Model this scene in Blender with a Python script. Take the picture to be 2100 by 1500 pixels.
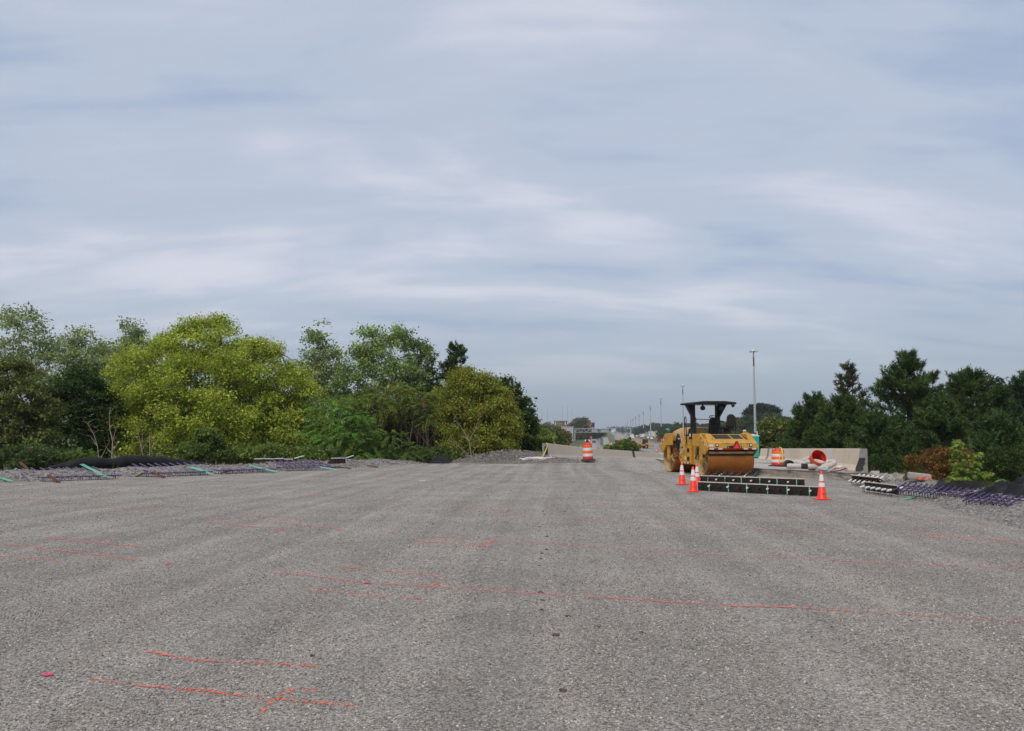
import bpy, bmesh, math, random
import numpy as np
from mathutils import Vector, Matrix, noise as mnoise

R = math.radians
rng = np.random.default_rng(7)
random.seed(7)
sc = bpy.context.scene
for o in list(bpy.data.objects):
    bpy.data.objects.remove(o)
COL = sc.collection

# ------------------------------------------------------------------ camera
EYE, FOC, PITCH = 1.72, 1695.0, math.atan(140 / 1695.0)
cam = bpy.data.cameras.new('camera')
cam.sensor_fit = 'HORIZONTAL'; cam.sensor_width = 36.0
cam.lens = FOC / 2100 * 36.0
cam.clip_start = 0.05; cam.clip_end = 20000
co = bpy.data.objects.new('camera', cam); COL.objects.link(co)
co.location = (0, 0, EYE); co.rotation_euler = (R(90) + PITCH, 0, 0)
sc.camera = co

# ------------------------------------------------------------------ world: thin layered overcast
SUN_EL, SUN_AZ = R(50), R(-150)          # sun high behind the camera, veiled
w = bpy.data.worlds.new('World'); sc.world = w; w.use_nodes = True
nt = w.node_tree; nt.nodes.clear()
def N(t, **k):
    n = nt.nodes.new(t)
    for a, b in k.items(): setattr(n, a, b)
    return n
def L(a, b): nt.links.new(a, b)
out = N('ShaderNodeOutputWorld')
sky = N('ShaderNodeTexSky', sky_type='NISHITA'); sky.sun_disc = False
sky.sun_elevation = SUN_EL; sky.sun_rotation = SUN_AZ; sky.air_density = 1.2; sky.dust_density = 2.0
bg_sky = N('ShaderNodeBackground'); L(sky.outputs[0], bg_sky.inputs[0]); bg_sky.inputs[1].default_value = 0.07
tc = N('ShaderNodeTexCoord'); sep = N('ShaderNodeSeparateXYZ'); L(tc.outputs['Generated'], sep.inputs[0])
def M(op, a, b=None, c=None, clamp=False):
    n = N('ShaderNodeMath', operation=op, use_clamp=clamp)
    for i, v in enumerate((a, b, c)):
        if v is None: continue
        if isinstance(v, (int, float)): n.inputs[i].default_value = v
        else: L(v, n.inputs[i])
    return n.outputs[0]
zc = M('ADD', M('MAXIMUM', sep.outputs[2], 0.0), 0.22)
u = M('DIVIDE', sep.outputs[0], zc); v = M('DIVIDE', sep.outputs[1], zc)
def cloud_noise(su, sv, rot, scale, detail, rough, dist, seed):
    comb = N('ShaderNodeCombineXYZ'); L(u, comb.inputs[0]); L(v, comb.inputs[1]); comb.inputs[2].default_value = seed
    mp = N('ShaderNodeMapping'); L(comb.outputs[0], mp.inputs[0])
    mp.inputs['Rotation'].default_value = (0, 0, rot); mp.inputs['Scale'].default_value = (su, sv, 1)
    nz = N('ShaderNodeTexNoise'); L(mp.outputs[0], nz.inputs[0])
    nz.inputs['Scale'].default_value = scale; nz.inputs['Detail'].default_value = detail
    nz.inputs['Roughness'].default_value = rough; nz.inputs['Distortion'].default_value = dist
    return nz.outputs[0]
n1 = cloud_noise(0.62, 1.05, R(20), 1.05, 2.2, 0.42, 0.45, 2.2)
n2 = cloud_noise(0.48, 1.25, R(14), 2.7, 3.5, 0.5, 0.6, 9.4)
n3 = cloud_noise(0.9, 2.6, R(16), 5.5, 5.0, 0.6, 0.4, 1.7)
mixn = M('ADD', M('ADD', M('MULTIPLY', n1, 0.48), M('MULTIPLY', n2, 0.42)), M('MULTIPLY', n3, 0.10))
cr = N('ShaderNodeValToRGB'); L(mixn, cr.inputs[0])
cr.color_ramp.interpolation = 'EASE'
els = cr.color_ramp.elements
els[0].position = 0.37; els[0].color = (0.315, 0.385, 0.525, 1)
els[1].position = 0.63; els[1].color = (0.585, 0.592, 0.670, 1)
e = els.new(0.49); e.color = (0.420, 0.475, 0.575, 1)
# towards the horizon the layer thickens to one even blue grey
hz = N('ShaderNodeMapRange'); hz.interpolation_type = 'SMOOTHSTEP'
L(sep.outputs[2], hz.inputs[0]); hz.inputs[1].default_value = -0.02; hz.inputs[2].default_value = 0.19
mixh = N('ShaderNodeMix', data_type='RGBA'); L(hz.outputs[0], mixh.inputs[0])
mixh.inputs[6].default_value = (0.265, 0.340, 0.420, 1); L(cr.outputs[0], mixh.inputs[7])
bg_cloud = N('ShaderNodeBackground'); L(mixh.outputs[2], bg_cloud.inputs[0]); bg_cloud.inputs[1].default_value = 1.0
ms = N('ShaderNodeMixShader'); ms.inputs[0].default_value = 0.88
L(bg_sky.outputs[0], ms.inputs[1]); L(bg_cloud.outputs[0], ms.inputs[2]); L(ms.outputs[0], out.inputs[0])

sun = bpy.data.lights.new('sun', 'SUN'); sun.energy = 1.5; sun.angle = R(14); sun.color = (1.0, 0.93, 0.82)
so = bpy.data.objects.new('sun', sun); COL.objects.link(so)
sdir = Vector((math.sin(SUN_AZ) * math.cos(SUN_EL), math.cos(SUN_AZ) * math.cos(SUN_EL), math.sin(SUN_EL)))
so.rotation_euler = sdir.to_track_quat('Z', 'Y').to_euler(); so.location = (0, 0, 60)
vs = sc.view_settings
vs.view_transform = 'Standard'; vs.look = 'None'; vs.exposure = 0.36; vs.gamma = 1.0; vs.use_curve_mapping = False
sc.cycles.max_bounces = 6; sc.cycles.transparent_max_bounces = 16; sc.cycles.volume_bounces = 0

# ------------------------------------------------------------------ placing: photo pixel -> point in the place
SP, CP = math.sin(PITCH), math.cos(PITCH)
def at(px, py, Y):
    cx, cy = (px - 1050) / FOC, (750 - py) / FOC
    d = Vector((cx, CP - cy * SP, SP + cy * CP)); k = Y / d.y
    return Vector((d.x * k, Y, EYE + d.z * k))
def gp(px, py, z=0.0):
    cx, cy = (px - 1050) / FOC, (750 - py) / FOC
    d = Vector((cx, CP - cy * SP, SP + cy * CP)); k = (z - EYE) / d.z
    return Vector((d.x * k, d.y * k, z))
def ppm(Y): return FOC / Y               # photo pixels per metre at depth Y

# ------------------------------------------------------------------ materials
MATS = {}
def newmat(name):
    m = bpy.data.materials.new(name); m.use_nodes = True
    t = m.node_tree; t.nodes.clear()
    o = t.nodes.new('ShaderNodeOutputMaterial'); b = t.nodes.new('ShaderNodeBsdfPrincipled')
    t.links.new(b.outputs[0], o.inputs[0]); MATS[name] = m
    return m, t, b, o
def rgba(c): return (c[0], c[1], c[2], 1)
def mat(name, col, rough=0.6, var=0.12, scale=6.0, metal=0.0, dirt=None, dirt_amt=0.35, dirt_scale=2.5, bump=0.0, bump_scale=40.0, spec=0.4, coat=0.0):
    m, t, b, o = newmat(name)
    nd, lk = t.nodes, t.links
    tcn = nd.new('ShaderNodeTexCoord')
    n = nd.new('ShaderNodeTexNoise'); n.inputs['Scale'].default_value = scale; n.inputs['Detail'].default_value = 5
    lk.new(tcn.outputs['Object'], n.inputs[0])
    mx = nd.new('ShaderNodeMix'); mx.data_type = 'RGBA'
    mx.inputs[6].default_value = rgba([c * (1 - var) for c in col]); mx.inputs[7].default_value = rgba([min(1, c * (1 + var)) for c in col])
    lk.new(n.outputs[0], mx.inputs[0]); cur = mx.outputs[2]
    if dirt is not None:
        n2 = nd.new('ShaderNodeTexNoise'); n2.inputs['Scale'].default_value = dirt_scale; n2.inputs['Detail'].default_value = 8; n2.inputs['Roughness'].default_value = 0.7
        lk.new(tcn.outputs['Object'], n2.inputs[0])
        r = nd.new('ShaderNodeMapRange'); r.inputs[1].default_value = 0.42; r.inputs[2].default_value = 0.72; r.inputs[4].default_value = dirt_amt
        lk.new(n2.outputs[0], r.inputs[0])
        m2 = nd.new('ShaderNodeMix'); m2.data_type = 'RGBA'; lk.new(r.outputs[0], m2.inputs[0]); lk.new(cur, m2.inputs[6]); m2.inputs[7].default_value = rgba(dirt)
        cur = m2.outputs[2]
    lk.new(cur, b.inputs['Base Color'])
    b.inputs['Roughness'].default_value = rough; b.inputs['Metallic'].default_value = metal
    b.inputs['Specular IOR Level'].default_value = spec; b.inputs['Coat Weight'].default_value = coat
    if bump:
        n3 = nd.new('ShaderNodeTexNoise'); n3.inputs['Scale'].default_value = bump_scale; n3.inputs['Detail'].default_value = 4
        lk.new(tcn.outputs['Object'], n3.inputs[0])
        bp = nd.new('ShaderNodeBump'); bp.inputs['Strength'].default_value = bump; bp.inputs['Distance'].default_value = 0.02
        lk.new(n3.outputs[0], bp.inputs['Height']); lk.new(bp.outputs[0], b.inputs['Normal'])
    return m
def leafmat(name, rough=0.55, trans=0.36):
    m, t, b, o = newmat(name); nd, lk = t.nodes, t.links
    a = nd.new('ShaderNodeAttribute'); a.attribute_name = 'leaf_col'
    lk.new(a.outputs['Color'], b.inputs['Base Color']); b.inputs['Roughness'].default_value = 0.75; b.inputs['Specular IOR Level'].default_value = 0.06
    tr = nd.new('ShaderNodeBsdfTranslucent'); lk.new(a.outputs['Color'], tr.inputs[0])
    mx = nd.new('ShaderNodeMixShader'); mx.inputs[0].default_value = trans
    lk.new(b.outputs[0], mx.inputs[1]); lk.new(tr.outputs[0], mx.inputs[2]); lk.new(mx.outputs[0], o.inputs[0])
    return m
def gravelmat(name, base, cell, lo=0.55, hi=1.7, bump=0.9, dist=0.012, patch=True):
    m, t, b, o = newmat(name); nd, lk = t.nodes, t.links
    tcn = nd.new('ShaderNodeTexCoord')
    wv = nd.new('ShaderNodeTexNoise'); wv.inputs['Scale'].default_value = 30; lk.new(tcn.outputs['Object'], wv.inputs[0])
    vadd = nd.new('ShaderNodeVectorMath'); vadd.operation = 'MULTIPLY_ADD'; lk.new(wv.outputs['Color'], vadd.inputs[0])
    vadd.inputs[1].default_value = (0.02, 0.02, 0.02); lk.new(tcn.outputs['Object'], vadd.inputs[2])
    vo = nd.new('ShaderNodeTexVoronoi'); vo.inputs['Scale'].default_value = 1 / cell; lk.new(vadd.outputs[0], vo.inputs[0])
    sepc = nd.new('ShaderNodeSeparateColor'); lk.new(vo.outputs['Color'], sepc.inputs[0])
    ramp = nd.new('ShaderNodeValToRGB'); lk.new(sepc.outputs[0], ramp.inputs[0])
    el = ramp.color_ramp.elements
    el[0].position = 0.0; el[0].color = rgba([c * lo for c in base]); el[1].position = 1.0; el[1].color = rgba([c * hi for c in base])
    x = el.new(0.55); x.color = rgba(base); x = el.new(0.9); x.color = rgba([c * 1.25 for c in base])
    cur = ramp.outputs[0]
    if patch:
        # compaction passes: long soft bands along the road, damp and dusty patches
        mr0 = nd.new('ShaderNodeMapping'); lk.new(tcn.outputs['Object'], mr0.inputs[0]); mr0.inputs['Rotation'].default_value = (0, 0, R(4)); wn = nd.new('ShaderNodeTexNoise'); wn.inputs['Scale'].default_value = 0.07; wn.inputs['Detail'].default_value = 1; lk.new(tcn.outputs['Object'], wn.inputs[0]); wa = nd.new('ShaderNodeVectorMath'); wa.operation = 'MULTIPLY_ADD'; lk.new(wn.outputs['Color'], wa.inputs[0]); wa.inputs[1].default_value = (2.2, 2.2, 0); lk.new(mr0.outputs[0], wa.inputs[2]); mp = nd.new('ShaderNodeMapping'); lk.new(wa.outputs[0], mp.inputs[0]); mp.inputs['Scale'].default_value = (1.9, 0.035, 1)
        p1 = nd.new('ShaderNodeTexNoise'); p1.inputs['Scale'].default_value = 1.0; p1.inputs['Detail'].default_value = 4; p1.inputs['Distortion'].default_value = 0.25; lk.new(mp.outputs[0], p1.inputs[0])
        p2 = nd.new('ShaderNodeTexNoise'); p2.inputs['Scale'].default_value = 0.55; p2.inputs['Detail'].default_value = 7; p2.inputs['Roughness'].default_value = 0.65; lk.new(tcn.outputs['Object'], p2.inputs[0])
        ad = nd.new('ShaderNodeMath'); ad.operation = 'ADD'; lk.new(p1.outputs[0], ad.inputs[0]); lk.new(p2.outputs[0], ad.inputs[1])
        mr = nd.new('ShaderNodeMapRange'); lk.new(ad.outputs[0], mr.inputs[0]); mr.inputs[1].default_value = 0.74; mr.inputs[2].default_value = 1.26; mr.inputs[3].default_value = 0.72; mr.inputs[4].default_value = 1.20
        ml = nd.new('ShaderNodeMix'); ml.data_type = 'RGBA'; ml.blend_type = 'MULTIPLY'; ml.inputs[0].default_value = 1
        lk.new(cur, ml.inputs[6]); lk.new(mr.outputs[0], ml.inputs[7]); cur = ml.outputs[2]
        p3 = nd.new('ShaderNodeTexNoise'); p3.inputs['Scale'].default_value = 1.6; p3.inputs['Detail'].default_value = 8; p3.inputs['Roughness'].default_value = 0.75; lk.new(tcn.outputs['Object'], p3.inputs[0])
        mr3 = nd.new('ShaderNodeMapRange'); lk.new(p3.outputs[0], mr3.inputs[0]); mr3.inputs[1].default_value = 0.56; mr3.inputs[2].default_value = 0.74; mr3.inputs[4].default_value = 0.55
        mb = nd.new('ShaderNodeMix'); mb.data_type = 'RGBA'; lk.new(mr3.outputs[0], mb.inputs[0]); lk.new(cur, mb.inputs[6]); mb.inputs[7].default_value = (base[0] * 0.90, base[1] * 0.80, base[2] * 0.66, 1)
        cur = mb.outputs[2]
    lk.new(cur, b.inputs['Base Color']); b.inputs['Roughness'].default_value = 0.85; b.inputs['Specular IOR Level'].default_value = 0.3
    inv = nd.new('ShaderNodeMath'); inv.operation = 'SUBTRACT'; inv.inputs[0].default_value = 1; lk.new(vo.outputs['Distance'], inv.inputs[1])
    fn = nd.new('ShaderNodeTexNoise'); fn.inputs['Scale'].default_value = 2.5 / cell; fn.inputs['Detail'].default_value = 3; lk.new(tcn.outputs['Object'], fn.inputs[0])
    s2 = nd.new('ShaderNodeMath'); s2.operation = 'ADD'; lk.new(inv.outputs[0], s2.inputs[0]); lk.new(fn.outputs[0], s2.inputs[1])
    bp = nd.new('ShaderNodeBump'); bp.inputs['Strength'].default_value = bump; bp.inputs['Distance'].default_value = dist
    lk.new(s2.outputs[0], bp.inputs['Height']); lk.new(bp.outputs[0], b.inputs['Normal'])
    return m

gravelmat('gravel', (0.362, 0.326, 0.288), 0.015, lo=0.45, hi=1.8)
gravelmat('heap_gravel', (0.185, 0.170, 0.155), 0.06, lo=0.5, hi=1.9, dist=0.03, patch=False)
gravelmat('gravel_coarse', (0.275, 0.255, 0.238), 0.05, lo=0.5, hi=1.9, dist=0.03, patch=False)
mat('concrete', (0.70, 0.585, 0.450), 0.85, 0.10, 3.0, dirt=(0.50, 0.39, 0.28), dirt_amt=0.35, bump=0.15)
mat('rubble', (0.40, 0.365, 0.32), 0.9, 0.2, 4, dirt=(0.22, 0.19, 0.16), dirt_amt=0.6)
mat('concrete_new', (0.62, 0.60, 0.56), 0.85, 0.06, 3.0)
mat('concrete_end', (0.30, 0.285, 0.26), 0.9, 0.18, 5.0, dirt=(0.16, 0.15, 0.14), dirt_amt=0.6, dirt_scale=6, bump=0.3)
mat('stain', (0.045, 0.042, 0.04), 0.8, 0.3, 9)
mat('slab', (0.44, 0.415, 0.38), 0.9, 0.10, 1.4, dirt=(0.33, 0.29, 0.24), dirt_amt=0.55, dirt_scale=1.2, bump=0.12)
mat('slab_face', (0.30, 0.265, 0.225), 0.9, 0.25, 4, dirt=(0.14, 0.12, 0.10), dirt_amt=0.75, dirt_scale=3.0, bump=0.6, bump_scale=14)
mat('pavement', (0.31, 0.295, 0.265), 0.9, 0.08, 0.05)
mat('grass_ground', (0.095, 0.115, 0.042), 0.95, 0.35, 0.35, dirt=(0.16, 0.125, 0.075), dirt_amt=0.55, dirt_scale=0.06)
mat('grass_blade', (0.13, 0.16, 0.05), 0.8, 0.3, 2)
mat('yellow', (0.62, 0.325, 0.045), 0.42, 0.10, 3, dirt=(0.27, 0.16, 0.07), dirt_amt=0.65, dirt_scale=3.2, coat=0.10)
mat('yellow_pale', (0.56, 0.35, 0.12), 0.55, 0.10, 4, dirt=(0.30, 0.20, 0.11), dirt_amt=0.7)
mat('drum_rust', (0.33, 0.115, 0.024), 0.65, 0.22, 5, dirt=(0.17, 0.065, 0.022), dirt_amt=0.6, dirt_scale=4, metal=0.0, bump=0.08, spec=0.2)
mat('drum_inside', (0.52, 0.37, 0.18), 0.7, 0.12, 4, dirt=(0.25, 0.17, 0.10), dirt_amt=0.6, dirt_scale=5)
mat('black_paint', (0.012, 0.012, 0.013), 0.45, 0.3, 6)
mat('black_rubber', (0.022, 0.021, 0.020), 0.75, 0.3, 8)
mat('grille', (0.035, 0.034, 0.033), 0.7, 0.25, 20, bump=0.3, bump_scale=60)
mat('dark_metal', (0.06, 0.05, 0.045), 0.6, 0.3, 10, metal=0.3, dirt=(0.14, 0.06, 0.03), dirt_amt=0.6, dirt_scale=8)
mat('red_tape', (0.36, 0.012, 0.014), 0.4, 0.1)
mat('white_tape', (0.72, 0.72, 0.72), 0.35, 0.05)
mat('safety_orange', (0.80, 0.075, 0.025), 0.5, 0.1)
mat('lamp_glass', (0.75, 0.77, 0.78), 0.12, 0.05, spec=0.8)
mat('cone_orange', (0.90, 0.050, 0.020), 0.42, 0.05, 5, dirt=(0.55, 0.05, 0.02), dirt_amt=0.35)
mat('cone_white', (0.80, 0.78, 0.79), 0.4, 0.04, 8, dirt=(0.55, 0.50, 0.48), dirt_amt=0.35)
mat('cone_letter', (0.52, 0.045, 0.018), 0.6, 0.1)
mat('barrel_orange', (0.93, 0.125, 0.010), 0.4, 0.06, 5, dirt=(0.55, 0.11, 0.02), dirt_amt=0.4)
mat('barrel_white', (0.66, 0.68, 0.70), 0.35, 0.05, 6, dirt=(0.45, 0.42, 0.40), dirt_amt=0.4)
mat('barrel_red', (0.62, 0.030, 0.012), 0.45, 0.08, 5)
mat('barrel_inside', (0.62, 0.022, 0.014), 0.5, 0.1, 5)
mat('purple', (0.120, 0.072, 0.215), 0.4, 0.2, 12, dirt=(0.16, 0.11, 0.16), dirt_amt=0.3, dirt_scale=20)
mat('purple_dark', (0.075, 0.045, 0.150), 0.4, 0.2, 12)
mat('mint', (0.20, 0.62, 0.45), 0.5, 0.08, 9)
mat('wire_steel', (0.035, 0.030, 0.028), 0.6, 0.4, 10, metal=0.4)
mat('rust_steel', (0.16, 0.052, 0.022), 0.8, 0.35, 15, dirt=(0.06, 0.03, 0.02), dirt_amt=0.6)
mat('filler_board', (0.018, 0.014, 0.012), 0.8, 0.3, 10)
mat('board_cap', (0.60, 0.51, 0.42), 0.65, 0.10, 6, dirt=(0.36, 0.26, 0.18), dirt_amt=0.4)
mat('white_plastic', (0.74, 0.73, 0.71), 0.45, 0.05, 6, dirt=(0.48, 0.42, 0.36), dirt_amt=0.35)
mat('sock_grey', (0.56, 0.52, 0.49), 0.75, 0.08, 10, dirt=(0.33, 0.28, 0.24), dirt_amt=0.5, dirt_scale=6)
mat('black_fabric', (0.010, 0.010, 0.011), 0.60, 0.25, 3, dirt=(0.026, 0.026, 0.028), dirt_amt=0.6, dirt_scale=2.0, spec=0.22, bump=0.15, bump_scale=9)
mat('teal', (0.012, 0.40, 0.31), 0.5, 0.08, 4)
mat('galv', (0.46, 0.48, 0.50), 0.5, 0.08, 3, metal=0.35)
mat('galv_rust', (0.16, 0.085, 0.055), 0.8, 0.2, 3)
mat('yellow_rope', (0.72, 0.66, 0.10), 0.6, 0.1)
mat('bark', (0.115, 0.085, 0.062), 0.9, 0.3, 12, bump=0.4)
mat('bark_pale', (0.33, 0.25, 0.19), 0.9, 0.25, 12)
mat('bark_dark', (0.045, 0.034, 0.027), 0.9, 0.3, 12)
mat('sign_green', (0.012, 0.30, 0.17), 0.5, 0.05)
mat('sign_blue', (0.03, 0.14, 0.42), 0.5, 0.05)
mat('billboard_black', (0.020, 0.020, 0.022), 0.5, 0.1)
mat('billboard_red', (0.36, 0.05, 0.035), 0.5, 0.1)
mat('billboard_lime', (0.62, 0.70, 0.05), 0.5, 0.05)
mat('panel_grey', (0.46, 0.47, 0.48), 0.6, 0.06, 0.3)
mat('car_dark', (0.05, 0.06, 0.07), 0.3, 0.1); mat('car_white', (0.75, 0.76, 0.78), 0.3, 0.04); mat('car_red', (0.55, 0.03, 0.03), 0.3, 0.08)
mat('car_grey', (0.33, 0.36, 0.39), 0.3, 0.08); mat('car_glass', (0.02, 0.025, 0.03), 0.1, 0.1)
mat('wood_pole', (0.13, 0.10, 0.075), 0.9, 0.2, 4)
mat('spray_pink', (0.85, 0.04, 0.12), 0.6, 0.1)
mat('clod', (0.105, 0.080, 0.056), 0.95, 0.3, 30, bump=0.5)
leafmat('leaf'); leafmat('needle', 0.6, 0.10)

def paintmat(name, col, cover):
    m, t, b, o = newmat(name); nd, lk = t.nodes, t.links
    tcn = nd.new('ShaderNodeTexCoord')
    b.inputs['Base Color'].default_value = rgba(col); b.inputs['Roughness'].default_value = 0.7
    vo = nd.new('ShaderNodeTexVoronoi'); vo.inputs['Scale'].default_value = 55; lk.new(tcn.outputs['Object'], vo.inputs[0])
    sp = nd.new('ShaderNodeSeparateColor'); lk.new(vo.outputs['Color'], sp.inputs[0])
    nz = nd.new('ShaderNodeTexNoise'); nz.inputs['Scale'].default_value = 2.2; nz.inputs['Detail'].default_value = 4; lk.new(tcn.outputs['Object'], nz.inputs[0])
    a = nd.new('ShaderNodeMath'); a.operation = 'MULTIPLY_ADD'; lk.new(nz.outputs[0], a.inputs[0]); a.inputs[1].default_value = 1.3; lk.new(sp.outputs[1], a.inputs[2])
    g = nd.new('ShaderNodeMath'); g.operation = 'GREATER_THAN'; lk.new(a.outputs[0], g.inputs[0]); g.inputs[1].default_value = 1.65 - cover
    tr = nd.new('ShaderNodeBsdfTransparent'); mx = nd.new('ShaderNodeMixShader')
    lk.new(g.outputs[0], mx.inputs[0]); lk.new(tr.outputs[0], mx.inputs[1]); lk.new(b.outputs[0], mx.inputs[2]); lk.new(mx.outputs[0], o.inputs[0])
    return m
paintmat('spray_strong', (0.80, 0.16, 0.09), 0.31); paintmat('spray_mid', (0.80, 0.15, 0.09), 0.50); paintmat('spray_faint', (0.74, 0.17, 0.12), 0.42)

# ------------------------------------------------------------------ mesh builder
class MB:
    def __init__(s): s.v = []; s.f = []
    def add(s, vs, fs):
        k = len(s.v); s.v += [tuple(p) for p in vs]; s.f += [tuple(i + k for i in f) for f in fs]; return s
    def box(s, c, d, mtx=None):
        x, y, z = d[0] / 2, d[1] / 2, d[2] / 2
        vs = [Vector((c[0] + i * x, c[1] + j * y, c[2] + k * z)) for i in (-1, 1) for j in (-1, 1) for k in (-1, 1)]
        if mtx is not None: vs = [mtx @ p for p in vs]
        return s.add(vs, [(0, 1, 3, 2), (4, 6, 7, 5), (0, 4, 5, 1), (2, 3, 7, 6), (0, 2, 6, 4), (1, 5, 7, 3)])
    def tube(s, pts, rads, n=8, cap=True):
        pts = [Vector(p) for p in pts]; m = len(pts)
        if not hasattr(rads, '__len__'): rads = [rads] * m
        rings = []; up = None
        for i, p in enumerate(pts):
            t = (pts[min(i + 1, m - 1)] - pts[max(i - 1, 0)]).normalized()
            if up is None: up = t.orthogonal().normalized()
            up = (up - t * up.dot(t))
            up = up.normalized() if up.length > 1e-6 else t.orthogonal().normalized()
            b = t.cross(up)
            rings.append([p + (up * math.cos(2 * math.pi * k / n) + b * math.sin(2 * math.pi * k / n)) * rads[i] for k in range(n)])
        vs = [q for r in rings for q in r]; fs = []
        for i in range(m - 1):
            for k in range(n):
                a, b2 = i * n + k, i * n + (k + 1) % n
                fs.append((a, b2, b2 + n, a + n))
        if cap: fs += [tuple(range(n))[::-1], tuple((m - 1) * n + k for k in range(n))]
        return s.add(vs, fs)
    def lathe(s, prof, n=24, mtx=None, closed=False):
        vs = []; fs = []; m = len(prof)
        for r, z in prof:
            for k in range(n):
                a = 2 * math.pi * k / n; p = Vector((r * math.cos(a), r * math.sin(a), z)); vs.append(mtx @ p if mtx is not None else p)
        for i in range(m - 1):
            for k in range(n):
                a, b = i * n + k, i * n + (k + 1) % n; fs.append((a, b, b + n, a + n))
        if closed: fs += [tuple(range(n))[::-1], tuple((m - 1) * n + k for k in range(n))]
        return s.add(vs, fs)
    def prism(s, poly, h0, h1, axis='x'):
        def P(a, b, h): return {'x': (h, a, b), 'y': (a, h, b), 'z': (a, b, h)}[axis]
        n = len(poly); vs = [P(a, b, h0) for a, b in poly] + [P(a, b, h1) for a, b in poly]
        fs = [tuple(range(n)), tuple(range(n, 2 * n))[::-1]] + [(i, (i + 1) % n, n + (i + 1) % n, n + i)[::-1] for i in range(n)]
        return s.add(vs, fs)
    def mesh(s, name):
        me = bpy.data.meshes.new(name); me.from_pydata(s.v, [], s.f); me.update()
        bm = bmesh.new(); bm.from_mesh(me); bmesh.ops.recalc_face_normals(bm, faces=bm.faces); bm.to_mesh(me); bm.free()
        return me
    def build(s, name, m, parent=None, smooth=False, bevel=0.0):
        return put(name, s.mesh(name), m, parent, smooth, bevel)
def put(name, me, m, parent=None, smooth=False, bevel=0.0):
    if not me.materials: me.materials.append(MATS[m])
    if smooth:
        me.polygons.foreach_set('use_smooth', [True] * len(me.polygons))
        try: me.set_sharp_from_angle(angle=R(40))
        except Exception: pass
    o = bpy.data.objects.new(name, me); COL.objects.link(o)
    if parent is not None: o.parent = parent
    if bevel:
        b = o.modifiers.new('bevel', 'BEVEL'); b.width = bevel; b.segments = 2; b.limit_method = 'ANGLE'
    return o
def tag(o, label, cat, group=None):
    o['label'] = label; o['category'] = cat
    if group: o['group'] = group
    return o
def thing(name, label, cat, loc=(0, 0, 0), rz=0.0, group=None):
    o = bpy.data.objects.new(name, None); o.empty_display_size = 0.1; COL.objects.link(o)
    o.location = loc; o.rotation_euler = (0, 0, rz)
    return tag(o, label, cat, group)
def struct(o, kind='structure'): o['kind'] = kind; return o
def copy_tree(o, parent=None):
    c = o.copy(); COL.objects.link(c); c.parent = parent
    for ch in list(o.children): copy_tree(ch, c)
    return c
def place(o, loc, rot=(0, 0, 0), label=None, group=None, scale=None):
    o.location = loc; o.rotation_euler = rot
    if label: o['label'] = label
    if group: o['group'] = group
    if scale: o.scale = (scale,) * 3
    return o
def text_mesh(s, size, align='CENTER'):
    c = bpy.data.curves.new('t', 'FONT'); c.body = s; c.size = size; c.align_x = align; c.align_y = 'CENTER'; c.extrude = 0.0
    o = bpy.data.objects.new('t', c); COL.objects.link(o)
    bpy.context.view_layer.update()
    me = bpy.data.meshes.new_from_object(o.evaluated_get(bpy.context.evaluated_depsgraph_get()))
    bpy.data.objects.remove(o); bpy.data.curves.remove(c)
    return me
def np_mesh(name, V, F, col=None):
    V = np.ascontiguousarray(V, dtype=np.float32); F = np.ascontiguousarray(F, dtype=np.int32)
    me = bpy.data.meshes.new(name); me.vertices.add(len(V)); me.vertices.foreach_set('co', V.ravel())
    k = F.shape[1]; me.loops.add(F.size); me.loops.foreach_set('vertex_index', F.ravel())
    me.polygons.add(len(F)); me.polygons.foreach_set('loop_start', np.arange(0, F.size, k, dtype=np.int32))
    me.polygons.foreach_set('loop_total', np.full(len(F), k, dtype=np.int32))
    me.update(calc_edges=True)
    if col is not None:
        a = me.attributes.new('leaf_col', 'FLOAT_COLOR', 'POINT')
        a.data.foreach_set('color', np.ascontiguousarray(np.c_[col, np.ones(len(col))], dtype=np.float32).ravel())
    return me
def fbm(x, y, s, seed=0.0, octs=3):
    t = 0.0; a = 1.0
    for i in range(octs):
        t += a * mnoise.noise(Vector((x * s + seed, y * s - seed, seed))); s *= 2.03; a *= 0.5
    return t
# ================================================================== TERRAIN
def lerp_tab(tab):
    xs = np.array([t[0] for t in tab], float); ys = np.array([t[1] for t in tab], float)
    return lambda q: float(np.interp(q, xs, ys))
XL = lerp_tab([(-8, -34), (10, -29), (18, -25.5), (26, -20.8), (30.7, -17.6), (36, -12.4), (40, -9.6), (44.5, -7.2), (47.8, -3.6), (48.6, 2.4), (56, 4.2)])
XR = lerp_tab([(-8, 5.2), (0, 6.6), (15.8, 9.55), (28, 11.9), (30.4, 12.45), (31.2, 12.3), (35, 10.1), (44.8, 8.3), (56, 8.4)])
PAD_Z = lerp_tab([(-8, 0), (42, 0.0), (46, 0.10), (48.5, 0.28), (50, 0.31), (53, 0.19), (56, 0.0)])
DECK_Z = lerp_tab([(28, 0.28), (47, 0.28), (70, -0.47), (95, -1.16), (150, -2.9), (185, -3.5), (400, -3.5), (573, -2.6), (883, -1.2), (1100, -0.5), (2000, 3.0), (3000, 6.5), (6000, 12)])
BARL = lerp_tab([(47.4, 2.25), (60, 5.1), (95, 14.0), (115, 19.8), (150, 28)])       # traffic face of the left barrier
BARR = lerp_tab([(31.5, 12.95), (70, 20.9), (83, 23.6), (150, 37)])                   # traffic face of the right barrier
def DECKR(y): return max(0.80 - 0.0177 * y, DECK_Z(y)) if y > 95 else 0.80 - 0.0177 * y
def deck_z(x, y):
    l = XR(y) if y < 49 else BARL(y) - 0.6
    u = min(1, max(0, (x - l) / max(0.5, BARR(y) - l)))
    return DECK_Z(y) + (DECKR(y) - DECK_Z(y)) * u
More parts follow.
